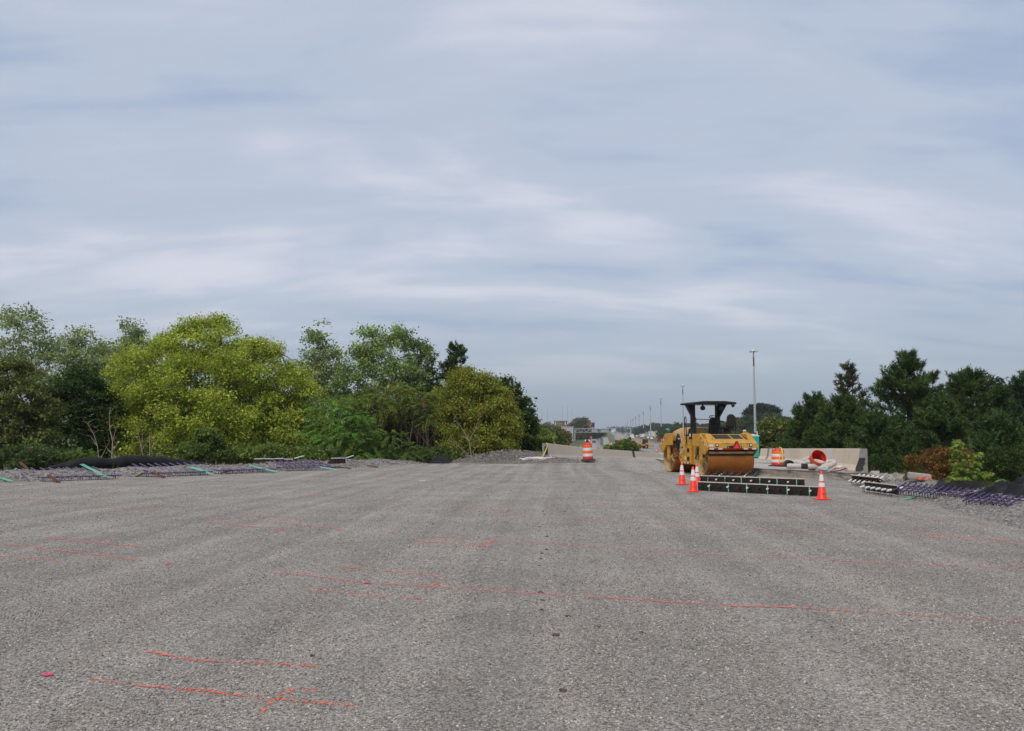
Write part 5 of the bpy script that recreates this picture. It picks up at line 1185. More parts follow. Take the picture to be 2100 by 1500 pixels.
broadleaf('leafy_tree', 'dark green tree in the gap left of the yellow tree', [(165, 800, 60, 45), (130, 850, 60, 55), (200, 860, 50, 60), (150, 915, 70, 45)], 50, G_DK, 900, 26, 0.15, 0.11, 0.5, group=LT, twigs=30, bark='bark_dark')
broadleaf('box_elder_tree', 'big round yellow-green tree towering over the left baskets', [(430, 725, 95, 70), (330, 760, 95, 70), (530, 770, 90, 70), (270, 810, 65, 65), (600, 820, 58, 65), (430, 820, 150, 95), (350, 880, 130, 65), (510, 885, 130, 65), (250, 870, 55, 55), (445, 664, 22, 24), (462, 650, 10, 14), (392, 680, 26, 26), (335, 702, 22, 20), (575, 725, 20, 22), (262, 745, 20, 22), (610, 880, 50, 50), (520, 705, 30, 25)], 52, G_YEL, 4000, 50, 0.125, 0.070, 0.66, alt=(0.47, 0.49, 0.09), alt_p=0.2, trunk_r=0.26, group=LT, wob=0.33, twigs=160, interior=0.32, csv=0.22, foot=440)
broadleaf('poplar_tree', 'slim poplar with a rounded top right of the yellow tree', [(648, 695, 22, 34), (640, 750, 40, 40), (672, 730, 30, 40), (665, 790, 55, 50)], 66, (0.30, 0.37, 0.15), 300, 32, 0.16, 0.12, 0.7, bark='bark_pale', shell=0.3, interior=0.25, wob=0.3, group=LT, up=0.6, twigs=70)
broadleaf('poplar_tree', 'broad pale green poplar in the middle of the left trees', [(760, 700, 42, 36), (790, 735, 60, 45), (740, 775, 60, 55), (805, 790, 70, 55), (720, 820, 60, 45), (810, 690, 22, 22)], 64, (0.275, 0.37, 0.12), 720, 34, 0.15, 0.11, 0.65, bark='bark_pale', shell=0.25, interior=0.2, wob=0.3, group=LT, up=0.5, twigs=80)
broadleaf('poplar_tree', 'poplar with forked dark top left of the left pine', [(828, 690, 26, 26), (868, 715, 28, 28), (862, 745, 34, 30), (845, 790, 45, 45), (880, 795, 30, 45)], 66, (0.175, 0.235, 0.085), 320, 34, 0.16, 0.12, 0.6, bark='bark_pale', shell=0.25, interior=0.2, wob=0.3, group=LT, up=0.5, twigs=60)
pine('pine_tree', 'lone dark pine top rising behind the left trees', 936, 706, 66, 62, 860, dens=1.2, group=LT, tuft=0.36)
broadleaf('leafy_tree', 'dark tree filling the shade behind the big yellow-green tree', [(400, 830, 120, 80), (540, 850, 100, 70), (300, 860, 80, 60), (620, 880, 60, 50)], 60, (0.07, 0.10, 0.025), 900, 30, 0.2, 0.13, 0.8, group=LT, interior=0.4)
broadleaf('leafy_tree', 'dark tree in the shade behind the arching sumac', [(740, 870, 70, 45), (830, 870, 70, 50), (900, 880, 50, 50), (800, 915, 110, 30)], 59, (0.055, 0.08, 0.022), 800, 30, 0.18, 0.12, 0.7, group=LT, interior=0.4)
sumac('sumac_shrub', 'bright green feathery sumac right of the yellow tree', [(690, 850, 50, 35), (720, 880, 55, 45), (670, 905, 50, 40), (735, 925, 45, 25), (640, 930, 40, 22)], 47, G_SUM, 1150, 0.62, group=LT, alt=(0.16, 0.19, 0.03), alt_p=0.12)
sumac('sumac_shrub', 'arching green sumac canopy over bare brown stems', [(800, 812, 55, 20), (740, 822, 45, 20), (850, 820, 40, 22), (790, 838, 60, 22), (870, 845, 20, 30)], 50, (0.170, 0.225, 0.048), 820, 0.60, group=LT, alt=(0.22, 0.055, 0.02), alt_p=0.05, stems=26, red=14)
sumac('sumac_shrub', 'small sumac with drooping leaves under the arching one', [(805, 905, 32, 26), (835, 925, 28, 18), (780, 930, 26, 16)], 47.5, (0.13, 0.22, 0.05), 260, 0.5, group=LT, stems=6)
broadleaf('thicket', 'brown tangle of dead brush under the arching sumac', [(790, 880, 60, 45), (850, 890, 50, 45), (830, 930, 70, 22)], 52, (0.040, 0.032, 0.018), 420, 22, 0.13, 0.06, 0.6, cat='shrub', bark='bark', alt=(0.10, 0.035, 0.018), alt_p=0.25, twigs=220, group=LT)
broadleaf('box_elder_tree', 'rounded olive-yellow tree left of the dark maple', [(955, 792, 38, 32), (990, 800, 34, 36), (1015, 832, 40, 40), (925, 828, 36, 38), (960, 865, 66, 46), (1030, 880, 38, 46), (975, 915, 70, 28), (950, 768, 16, 14), (1035, 835, 18, 20)], 56, G_YEL2, 1900, 44, 0.115, 0.065, 0.58, alt=(0.36, 0.31, 0.06), alt_p=0.2, group=LT, twigs=60, trunk_r=0.2, interior=0.3, csv=0.22)
broadleaf('maple_tree', 'dark green maple sloping down to the road at the left', [(1030, 815, 42, 38), (1060, 860, 36, 50), (1075, 905, 32, 40), (1030, 905, 50, 42), (1095, 930, 20, 18)], 59, G_MAP, 1000, 26, 0.17, 0.13, 0.5, group=LT, twigs=40, bark='bark_dark')
bare_sapling('bare pale shrub stems before the olive-yellow tree', [[(968, 945), (962, 905), (945, 875), (930, 860)], [(962, 905), (975, 880), (985, 850)], [(968, 930), (985, 905)], [(962, 905), (950, 895)], [(968, 940), (940, 915), (925, 905)]], 49, r=0.04)
bare_sapling('bare leaning sapling left of the yellow tree', [[(203, 950), (200, 915), (192, 890), (180, 870)], [(204, 945), (225, 905)], [(200, 915), (185, 895)]], 40.5, r=0.03)
bare_sapling('tall bare sapling with side shoots in front of the yellow tree', [[(229, 945), (231, 905), (225, 880), (224, 850)], [(229, 930), (218, 918)], [(231, 930), (240, 912)], [(231, 905), (238, 880)]], 41, r=0.04)
bare_sapling('bare forked sapling third from the left', [[(295, 945), (288, 910), (281, 875)], [(290, 920), (293, 880)], [(291, 923), (298, 912)]], 41.5, r=0.03)
bare_sapling('bare forked sapling with a long right branch', [[(307, 945), (307, 915), (306, 885)], [(308, 924), (332, 890)], [(310, 914), (307, 906)]], 41.5, r=0.032)
broadleaf('undergrowth_shrub', 'fresh green low shrub at the foot of the yellow tree', [(425, 905, 26, 26), (400, 930, 40, 18), (445, 928, 30, 16)], 43.5, (0.13, 0.19, 0.05), 300, 26, 0.12, 0.08, 0.3, cat='shrub', group=LT, twigs=15)
sumac('sumac_shrub', 'little fern-like sumac sprout behind the fabric roll', [(170, 938, 22, 12), (195, 940, 18, 10)], 41, (0.13, 0.19, 0.04), 70, 0.5, stems=4, group=LT)
broadleaf('undergrowth_shrub', 'low dark undergrowth behind the far left baskets', [(60, 935, 60, 20), (120, 940, 50, 16)], 42, (0.10, 0.15, 0.05), 420, 26, 0.11, 0.08, 0.3, cat='shrub', group=LT, twigs=20)
broadleaf('undergrowth_shrub', 'low green undergrowth right of the yellow tree foot', [(560, 932, 50, 18), (620, 935, 45, 16), (500, 935, 50, 15)], 45, (0.17, 0.23, 0.055), 520, 26, 0.12, 0.07, 0.32, cat='shrub', group=LT, twigs=20)
broadleaf('undergrowth_shrub', 'low green undergrowth left of the gravel heap', [(700, 940, 40, 14), (760, 942, 40, 12), (850, 940, 40, 14), (900, 935, 40, 16)], 49.5, (0.13, 0.18, 0.05), 480, 26, 0.12, 0.07, 0.32, cat='shrub', group=LT, twigs=40)
# --- right
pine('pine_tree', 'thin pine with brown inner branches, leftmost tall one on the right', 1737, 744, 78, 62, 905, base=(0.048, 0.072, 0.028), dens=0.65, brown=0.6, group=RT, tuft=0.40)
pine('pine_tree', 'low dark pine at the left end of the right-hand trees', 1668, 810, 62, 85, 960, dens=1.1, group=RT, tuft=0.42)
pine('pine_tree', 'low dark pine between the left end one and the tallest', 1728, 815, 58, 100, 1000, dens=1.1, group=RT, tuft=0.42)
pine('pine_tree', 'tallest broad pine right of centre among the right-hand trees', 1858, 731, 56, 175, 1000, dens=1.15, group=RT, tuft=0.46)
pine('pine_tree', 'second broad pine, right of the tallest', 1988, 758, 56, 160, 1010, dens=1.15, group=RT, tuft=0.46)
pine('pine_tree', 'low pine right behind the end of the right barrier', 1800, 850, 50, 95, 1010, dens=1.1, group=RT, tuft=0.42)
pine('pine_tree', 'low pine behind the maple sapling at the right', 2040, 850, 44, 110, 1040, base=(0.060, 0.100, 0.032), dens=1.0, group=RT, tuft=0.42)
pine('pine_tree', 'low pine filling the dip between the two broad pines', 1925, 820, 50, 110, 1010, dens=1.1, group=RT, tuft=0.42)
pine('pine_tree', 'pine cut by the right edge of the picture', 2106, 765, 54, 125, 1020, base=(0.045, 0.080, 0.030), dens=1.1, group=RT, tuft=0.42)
broadleaf('leafy_tree', 'greyish leafy tree at the right edge behind the pines', [(2065, 800, 30, 25), (2095, 820, 40, 35), (2050, 840, 35, 30)], 70, (0.06, 0.085, 0.045), 300, 26, 0.2, 0.14, 0.6, group=RT)
broadleaf('thicket', 'dark leafy thicket behind the end of the right barrier', [(1830, 965, 40, 28), (1790, 975, 40, 28)], 44, (0.050, 0.082, 0.022), 260, 40, 0.10, 0.06, 0.5, cat='shrub', group=RT, twigs=60, bark='bark', csv=0.35, wob=0.4)
broadleaf('thicket', 'dark leafy thicket behind the maple sapling', [(1960, 965, 50, 30), (2060, 960, 60, 34), (1900, 985, 40, 20)], 34, (0.050, 0.080, 0.022), 340, 40, 0.085, 0.05, 0.4, cat='shrub', group=RT, twigs=80, bark='bark', csv=0.35, wob=0.4)
broadleaf('leafy_tree', 'yellow-green bushy tree behind the portable toilet', [(1590, 885, 32, 24), (1620, 890, 24, 30), (1570, 905, 24, 22), (1600, 912, 40, 24)], 105, (0.13, 0.155, 0.035), 620, 24, 0.30, 0.20, 0.7, group='trees beyond the slab', alt=(0.2, 0.2, 0.05), alt_p=0.15)
broadleaf('brown_bush', 'rust-brown withered bush left of the maple sapling', [(1925, 940, 34, 22), (1900, 965, 40, 26), (1955, 955, 30, 40), (1890, 985, 34, 18), (1868, 945, 18, 9), (1978, 925, 16, 16)], 25.5, (0.190, 0.105, 0.032), 520, 22, 0.060, 0.030, 0.17, cat='shrub', trunk_r=0.04, alt=(0.27, 0.15, 0.05), alt_p=0.25, twigs=90, csv=0.3, wob=0.45, interior=0.05)
# maple sapling with lobed leaves
def maple_sapling(label, lobes, D, n, base):
    lb = lobes_from_px(lobes, D, 0.8); cx = np.mean([c[0] for c, r in lb]); cy = D; gz = ground_z(cx, cy); gz = max(gz, 0.0); org = np.array([cx, cy, gz]); t = thing('maple_sapling', label, 'sapling', (cx, cy, gz))
    P, Dn = crown_points(lb, n, 0.25, 0.3, 0.25, 4); m = len(P)
    ang = np.array([0, 14, 30, 44, 62, 80, 115, 150, 180, 210, 245, 280, 298, 316, 330, 346]) * math.pi / 180
    rad = np.array([1.0, .52, .55, .92, .45, .70, .38, .42, .12, .42, .38, .70, .45, .92, .55, .52])
    A = unit(Dn * 0.6 + rng.normal(0, .5, (m, 3)) + np.array([0, 0, -0.35])); NR = unit(Dn * 0.5 + np.array([0, -0.25, 0.75]) + rng.normal(0, .3, (m, 3))); B = unit(np.cross(NR, A)); Nn = np.cross(A, B)
    s = 0.070 * np.exp(rng.normal(0, .25, m))
    V = P[:, None] + (A[:, None] * (np.cos(ang) * rad)[None, :, None] + B[:, None] * (np.sin(ang) * rad)[None, :, None] - Nn[:, None] * (rad ** 2 * 0.22)[None, :, None]) * s[:, None, None]
    k = len(ang); Vc = np.concatenate([P[:, None], V], 1).reshape(-1, 3); F = []
    base_i = np.arange(m)[:, None] * (k + 1)
    tri = np.array([(0, 1 + q, 1 + (q + 1) % k) for q in range(k)])
    F = (base_i[:, None] + tri[None]).reshape(-1, 3)
    C = tint(m, base, 0.12, 0.3, (0.24, 0.30, 0.07), 0.2)
    put('crown', np_mesh('crown', Vc - org, F, np.repeat(C, k + 1, 0)), 'leaf', t)
    mb = MB()
    for c, r in lb:
        e = Vector(c - org); limb(mb, (e.x * 0.3, 0, -0.2), e, 0.02, 0.008, 0.08, 5, 5); limb(mb, e, e + Vector((0, 0, r[2] * 0.9)), 0.008, 0.004, 0.05, 3, 4)
    for q in rng.choice(m, min(60, m), replace=False): limb(mb, Vector((P[q] - org) * np.array([.5, .5, .8])), Vector(P[q] - org), 0.006, 0.003, .1, 3, 4)
    mb.build('trunk', 'bark', t, smooth=True)
maple_sapling('bright green maple sapling growing on the right berm before the dark pines', [(1962, 911, 9, 10), (1965, 925, 15, 18), (1968, 950, 18, 22), (1972, 980, 24, 22), (2005, 945, 14, 20), (1998, 972, 20, 20), (1960, 990, 22, 16), (2030, 975, 14, 7), (2052, 990, 14, 9), (1990, 995, 20, 14), (2035, 1000, 18, 10)], 22.0, 900, (0.200, 0.300, 0.055))
# rough grass at the edges of the yard
def grass(name, n, fx, seed, lab, L0=0.35, col=(0.10, 0.13, 0.035)):
    P = fx(n); d = unit(rng.normal(0, 0.45, (len(P), 3)) + np.array([0, 0, 1.0])); ln = L0 * rng.uniform(.5, 1.3, len(P)); sd = unit(np.cross(d, rng.normal(size=(len(P), 3)))) * 0.012
    V = np.stack([P - sd, P + sd, P + d * ln[:, None]], 1).reshape(-1, 3); F = np.arange(len(P) * 3).reshape(-1, 3)
    o = put(name, np_mesh(name, V, F, np.repeat(tint(len(P), col, .2, .35, (.2, .17, .07), .2), 3, 0)), 'leaf'); struct(o, 'stuff'); o['label'] = lab
def edge_l(n):
    y = rng.uniform(26, 49, n); d = rng.uniform(2.2, 6.5, n); x = np.array([XL(q) for q in y]) - d
    return np.array([(a, b, max(ground_z(a, b), float(np.interp(c, [0, 1.6, 2.2, 3.2, 4.5], [0, .33, .22, -.5, -1.3]))) - 0.03) for a, b, c in zip(x, y, d)])
def edge_r(n):
    y = rng.uniform(-4, 33, n); d = rng.uniform(1.9, 6, n); x = np.array([XR(q) for q in y]) + d
    return np.array([(a, b, max(ground_z(a, b), bermz(a, b)) - 0.03) for a, b in zip(x, y)])
grass('weeds', 14000, edge_l, 1, 'rough weeds beyond the left berm'); grass('weeds', 12000, edge_r, 2, 'rough weeds beyond the right berm')
# ================================================================== FAR SCENERY
def surf(x, y):
    """top of road or ground at a far place"""
    q = x - XC(y); z = ground_z(x, y)
    if y > 200 and -9 <= q <= 9: z = max(z, DECK_Z(y) + 0.02)
    if -29 <= q <= -19: z = max(z, DECK_Z(y))
    if 32 <= q <= 50: z = max(z, DECK_Z(y) + 0.03)
    return z
# high masts in the median
def mast(i, px, topy, D, label):
    p = at(px, topy, D); z0 = surf(p.x, D); H = p.z - z0
    t = thing('light_mast', label, 'light mast', (p.x, D, z0), 0, 'high light masts along the highway'); k = 1.0 if D < 500 else min(2.0, D / 600)
    m = MB(); m.tube([(0, 0, -0.3), (0, 0, H * 0.5), (0, 0, H - 0.4)], [0.42 * k, 0.33 * k, 0.20 * k], 10); m.build('pole', 'galv', t, smooth=True)
    m = MB(); m.tube([(0, 0, H * 0.84), (0, 0, H * 0.93)], 0.245 * k, 10); m.build('rusty_section', 'galv_rust', t, smooth=True)
    m = MB(); m.lathe([(0.30, H - 0.55), (0.95, H - 0.50), (0.95, H - 0.38), (0.30, H - 0.35)], 14, None, True); ring = m.build('lamp_ring', 'galv', t)
    m = MB(); m.lathe([(0.55, H - 0.35), (0.50, H - 0.05), (0.25, H + 0.15), (0.01, H + 0.18)], 12); m.build('cap', 'white_plastic', t, smooth=True)
    if D < 900:
        for q in range(6):
            a = q * 1.047; m = MB(); m.lathe([(0.10, 0.05), (0.24, 0.0), (0.26, -0.22), (0.12, -0.30)], 8, Matrix.Translation((1.15 * math.cos(a), 1.15 * math.sin(a), H - 0.42)), True); m.build('luminaire', 'galv', ring)
ORD = ['nearest and tallest light mast, right of the roller canopy', 'second light mast, behind the left edge of the roller canopy', 'third light mast from the roller, left of the canopy', 'fourth light mast from the roller along the highway', 'fifth light mast from the roller along the highway', 'sixth light mast from the roller along the highway', 'seventh light mast from the roller along the highway', 'eighth light mast from the roller along the highway', 'ninth light mast from the roller along the highway', 'tenth light mast from the roller along the highway', 'farthest and faintest light mast on the highway']
for i, (px, ty) in enumerate(((1545, 718), (1400, 790), (1355, 816), (1333.5, 831), (1319.5, 842), (1310.5, 848.5), (1303.5, 853), (1298, 857), (1293.5, 860), (1287, 864), (1283, 867))):
    D = 26.0 * FOC / (890 - ty); mast(i, px, ty, D, ORD[i])

# sign gantry across the carriageway
D = 560; A = at(1179, 900, D); B = at(1263, 900, D); zt = at(1200, 879.5, D).z; zb_ = at(1200, 887, D).z
gt = thing('sign_gantry', 'long grey truss gantry over the highway seen from behind', 'gantry', (A.x, D, surf(A.x, D)), 0); g0 = surf(A.x, D); Ln = B.x - A.x
for x in (0.0, Ln):
    m = MB(); m.tube([(x, 0, -0.5), (x, 0, zt - g0 + 0.3)], 0.32, 8); m.build('post', 'galv', gt)
for y in (-0.8, 0.8):
    for z in (zt, zb_):
        m = MB(); m.tube([(0, y, z - g0), (Ln, y, z - g0)], 0.17, 6); m.build('chord', 'galv', gt)
    nb = 14
    for k in range(nb):
        x0, x1 = Ln * k / nb, Ln * (k + 1) / nb; a, b = (zt, zb_) if k % 2 else (zb_, zt); m = MB(); m.tube([(x0, y, a - g0), (x1, y, b - g0)], 0.12, 5); m.build('brace', 'galv', gt)
for px0, px1, py0, py1 in ((1214, 1226, 879, 887), (1232, 1249, 878, 887.5)):
    a, b = at(px0, py0, D), at(px1, py1, D); m = MB(); m.box(((a.x + b.x) / 2 - A.x, 1.3, (a.z + b.z) / 2 - g0), (b.x - a.x, 0.12, a.z - b.z)); m.build('sign_panel', 'panel_grey', gt)
D2 = 820; a = at(1254, 879, D2); b = at(1263.5, 887, D2)
sg = thing('road_sign', 'white square sign backs beyond the gantry', 'sign', ((a.x + b.x) / 2, D2, surf((a.x + b.x) / 2, D2)), 0); g1 = sg.location.z
m = MB(); m.box((0, 0, (a.z + b.z) / 2 - g1), (b.x - a.x, 0.15, a.z - b.z)); m.build('panel', 'white_plastic', sg)
for x in (-1.5, 1.5): m = MB(); m.tube([(x, 0.2, -0.3), (x, 0.2, a.z - g1)], 0.15, 6); m.build('post', 'galv', sg)
# green and blue guide signs
for px, py, w_, h_, Dd, mm, lb in ((1369, 882, 9, 7, 480, 'sign_green', 'green highway sign left of the roller hood'), (1365, 889, 4.5, 2.6, 520, 'sign_blue', 'small blue highway sign under the large green one'), (1282, 883, 3.5, 2.4, 1200, 'sign_green', 'tiny green sign far down the highway, middle one'), (1273, 883, 3, 2, 1300, 'sign_green', 'tiny green sign far down the highway, leftmost'), (1314.5, 883, 5, 2.6, 900, 'sign_green', 'tiny green sign far down the highway beside the fifth mast'), (1305, 884, 3, 2, 1000, 'sign_green', 'tiny green sign far down the highway beside the seventh mast')):
    p = at(px, py, Dd); g1 = surf(p.x, Dd); t = thing('road_sign', lb, 'sign', (p.x, Dd, g1), 0, 'guide signs along the highway'); k = 1 / ppm(Dd)
    m = MB(); m.box((0, 0, p.z - g1), (w_ * k, 0.15, h_ * k)); pn = m.build('panel', mm, t)
    m = MB(); m.box((0, -0.08, p.z - g1 + 0.15 * h_ * k), (w_ * k * 0.35, 0.03, h_ * k * 0.2)); m.build('legend', 'white_plastic', pn)
    for s in (-0.3, 0.3): m = MB(); m.tube([(s * w_ * k, 0.2, -0.3), (s * w_ * k, 0.2, p.z - g1)], 0.10, 5); m.build('post', 'galv', t)
# billboards
def billboard(px0, px1, py0, py1, D, yaw, pole_px, label):
    a, b = at(px0, py0, D), at(px1, py1, D); pp = at(pole_px, 900, D); g1 = ground_z(pp.x, D)
    t = thing('billboard', label, 'billboard', (pp.x, D, g1), 0); cx = (a.x + b.x) / 2 - pp.x; cz = (a.z + b.z) / 2 - g1; w_, h_ = b.x - a.x, a.z - b.z
    T = Matrix.Translation((cx, 0, cz)) @ Matrix.Rotation(yaw, 4, 'Z')
    m = MB(); m.box((0, 0, 0), (w_, 0.5, h_), T); m.build('panel', 'billboard_black', t)
    m = MB(); m.box((0, -0.1, -h_ / 2 - 0.35 * h_ * 0.3), (w_ * 0.95, 0.5, h_ * 0.16), T); m.build('lower_strip', 'billboard_red', t)
    m = MB(); m.tube([(0, 0.8, -1), (0, 0.8, cz + h_ * 0.3)], 0.55, 8); m.build('pole', 'dark_metal', t)
    m = MB(); m.box((cx, 0.5, cz - h_ * 0.2), (w_ * 0.9, 0.6, 0.3)); m.build('beam', 'dark_metal', t)
    m = MB(); m.box((0, -0.02, 0), (w_ * 1.03, 0.42, h_ * 1.06), T); m.build('frame', 'galv', t)
    return t, T, w_, h_
t, T, w_, h_ = billboard(1136.5, 1162.5, 863.5, 872.5, 620, 0, 1160, 'black billboard with lime and white lettering above the left trees')
for tx, x, z, sz, mm in (('GET', -0.19, 0.22, 0.42, 'billboard_lime'), ('WORKPLACE', 0.12, 0.24, 0.22, 'white_tape'), ('RESPECT', 0.02, -0.22, 0.50, 'billboard_lime')):
    me = text_mesh(tx, sz * h_); me.transform(T @ Matrix.Translation((x * w_, -0.27, z * h_)) @ Matrix.Rotation(R(90), 4, 'X') @ Matrix.Scale(0.95, 4, (1, 0, 0))); put('lettering', me, mm, t)
for x in (-0.40, 0.38):
    m = MB(); m.prism([(x * w_ - 0.5, -0.45 * h_), (x * w_ + 0.5, -0.45 * h_), (x * w_ + 0.4, 0.1 * h_), (x * w_ + 0.15, 0.4 * h_), (x * w_ - 0.2, 0.35 * h_), (x * w_ - 0.35, 0.05 * h_)], -0.27, -0.255, 'y'); m.v = [tuple(T @ Vector(v)) for v in m.v]; m.build('picture', 'concrete_new', t)
t, T, w_, h_ = billboard(1203, 1220, 867, 876, 700, R(-25), 1212, 'dark billboard with red and white picture beside the mid-distance tree')
for pts, mm in (([(-0.42, 0.0), (-0.1, 0.35), (0.1, 0.30), (0.15, -0.05), (-0.1, -0.2)], 'car_red'), ([(-0.46, -0.4), (-0.2, -0.05), (-0.05, -0.1), (0.0, -0.4)], 'white_tape'), ([(-0.35, 0.1), (-0.3, 0.35), (-0.12, 0.1)], 'white_tape'), ([(0.02, 0.1), (0.12, 0.3), (0.18, 0.05)], 'board_cap')):
    m = MB(); m.prism([(x * w_, z * h_) for x, z in pts], -0.275 - 0.01 * len(pts), -0.255, 'y'); m.v = [tuple(T @ Vector(v)) for v in m.v]; m.build('picture', mm, t)
# utility poles, H-frame
p = at(1093.5, 846, 260); g1 = ground_z(p.x, 260); t = thing('utility_pole', 'single wooden utility pole right of the dark maple', 'utility pole', (p.x, 260, g1)); m = MB(); m.tube([(0, 0, -1), (0, 0, p.z - g1)], [0.24, 0.15], 8); m.build('pole', 'wood_pole', t)
m = MB(); m.box((0, 0, p.z - g1 - 0.5), (1.6, 0.12, 0.12)); m.build('crossarm', 'wood_pole', t)
p = at(1105.5, 861.5, 300); g1 = ground_z(p.x, 300); t = thing('utility_pole', 'twin wooden utility poles with a crossbeam beside the single pole', 'utility pole', (p.x, 300, g1))
for x in (-0.9, 0.5): m = MB(); m.tube([(x, 0, -1), (x, 0, p.z - g1)], 0.16, 7); m.build('pole', 'wood_pole', t)
m = MB(); m.box((0, 0, p.z - g1 + 0.1), (2.6, 0.2, 0.22)); m.build('crossbeam', 'wood_pole', t)
m = MB(); m.box((0.45, -0.3, p.z - g1 - 1.2), (0.5, 0.5, 0.9)); m.build('transformer', 'galv', t)
for i, (px, ty) in enumerate(((1098, 832), (1111, 835), (1123, 838), (1153, 832), (1164, 835), (1173, 838))):
    D = 3600; p = at(px, ty, D); g1 = ground_z(p.x, D); m = MB(); m.tube([(0, 0, 0), (0, 0, p.z - g1)], 0.65, 4); o = m.build('radio_mast', 'dark_metal'); o.location = (p.x, D, g1)
    tag(o, ('first', 'second', 'third', 'fourth', 'fifth', 'sixth')[i] + ' thin hazy radio mast from the left above the horizon', 'radio mast', 'thin radio masts on the horizon')
# grey hall behind the left bushes
a = at(1150, 876, 520); b = at(1176, 895, 520); g1 = ground_z(a.x, 520)
t = thing('warehouse', 'grey metal hall behind the left roadside trees', 'building', ((a.x + b.x) / 2, 520, g1)); w_ = b.x - a.x; h_ = a.z - g1
m = MB(); m.box((0, 10, h_ / 2), (w_, 20, h_)); m.build('wall', 'panel_grey', t)
m = MB(); m.box((0, 10, h_ + 0.15), (w_ + 0.6, 20.6, 0.3)); m.build('roof', 'galv', t)
for k in range(7): m = MB(); m.box((-w_ / 2 + w_ * (k + 0.5) / 7, -0.06, h_ / 2), (w_ / 7 - 0.12, 0.1, h_ - 0.5)); m.build('wall_panel', 'panel_grey', t)
m = MB(); m.box((0.5, -0.14, h_ * 0.35), (1.2, 0.08, 2.2)); m.build('door', 'dark_metal', t)
# building and light strip at the right
a = at(1338, 878.5, 1030); g1 = ground_z(a.x, 1030)
t = thing('commercial_building', 'pale flat roofed building among the far trees', 'building', (a.x, 1030, g1)); h_ = a.z - g1
m = MB(); m.box((0, 5, h_ / 2), (7, 8, h_)); m.build('wall', 'concrete_new', t); m = MB(); m.box((0, 5, h_ + 0.2), (7.6, 8.6, 0.4)); m.build('roof', 'white_plastic', t)
for k in range(3): m = MB(); m.box((-2.2 + 2.2 * k, 0.96, h_ - 1.2), (1.2, 0.1, 1.0)); m.build('window', 'car_glass', t)

# vehicles
def make_car(body, label, truck=False):
    t = thing('parked_car' if False else 'car', label, 'car'); 
    m = MB(); m.prism([(-2.2, 0.35), (-2.25, 0.75), (-1.5, 0.92), (-0.9, 1.42), (0.9, 1.45), (1.6, 0.98), (2.25, 0.85), (2.25, 0.35)], -0.88, 0.88, 'x'); m.build('body', body, t, bevel=0.06)
    m = MB(); m.prism([(-1.35, 0.98), (-0.88, 1.38), (0.85, 1.40), (1.4, 1.0)], -0.89, 0.89, 'x'); m.build('side_window', 'car_glass', t)
    for s, nm, mm in ((-1, 'tail_lamp', 'red_tape'), (1, 'headlight', 'lamp_glass')):
        for x in (-0.68, 0.68): m = MB(); m.box((x, s * 2.25, 0.72), (0.32, 0.06, 0.16)); m.build(nm, mm, t)
    m = MB(); m.add([(-0.7, -1.50, 0.95), (0.7, -1.50, 0.95), (0.62, -0.95, 1.40), (-0.62, -0.95, 1.40)], [(0, 1, 2, 3)]); m.v = [(x, y - 0.03, z + 0.03) for x, y, z in m.v]; m.build('rear_window', 'car_glass', t)
    for x in (-0.8, 0.8):
        for y in (-1.4, 1.4): m = MB(); m.lathe([(0.12, -0.11), (0.32, -0.1), (0.33, 0.1), (0.12, 0.11)], 12, Matrix.Translation((x, y, 0.33)) @ Matrix.Rotation(R(90), 4, 'Y'), True); m.build('wheel', 'black_rubber', t)
    return t
def make_truck(box, cab, label):
    t = thing('truck', label, 'truck'); m = MB(); m.box((0, -1.2, 2.1), (2.5, 6.4, 2.7)); m.build('cargo_box', box, t, bevel=0.04)
    m = MB(); m.prism([(2.1, 0.6), (4.3, 0.6), (4.3, 1.5), (3.7, 2.6), (2.1, 2.7)], -1.15, 1.15, 'x'); m.build('cab', cab, t, bevel=0.06)
    m = MB(); m.box((0, -1.2, 0.65), (1.9, 7, 0.25)); m.build('chassis', 'dark_metal', t)
    m = MB(); m.add([(-1.0, 4.36, 1.55), (1.0, 4.36, 1.55), (0.95, 3.78, 2.55), (-0.95, 3.78, 2.55)], [(0, 1, 2, 3)]); m.build('windscreen', 'car_glass', t)
    for x in (-1.0, 1.0):
        for y in (-3.4, -2.3, 3.1): m = MB(); m.lathe([(0.2, -0.16), (0.48, -0.15), (0.5, 0.15), (0.2, 0.16)], 12, Matrix.Translation((x, y, 0.5)) @ Matrix.Rotation(R(90), 4, 'Y'), True); m.build('wheel', 'black_rubber', t)
    return t
def hdg(y): return -math.atan((XC(y + 20) - XC(y)) / 20)
cars = {k: make_car(k, 'x') for k in ('car_dark', 'car_white', 'car_red', 'car_grey')}; used_c = set()
def put_car(kind, px, D, label, flip=False, z=None):
    o = cars[kind] if kind not in used_c else copy_tree(cars[kind]); used_c.add(kind); x = at(px, 895, D).x
    place(o, (x, D, surf(x, D)), (0, 0, hdg(D) + (math.pi if flip else 0)), label, 'cars on the far highway'); return o
put_car('car_dark', 1218, 440, 'dark car on the side road left of the barrels')
put_car('car_grey', 1225, 500, 'grey car ahead of the dark one on the side road')
put_car('car_white', 1257, 395, 'white car behind the bush on the closed carriageway')
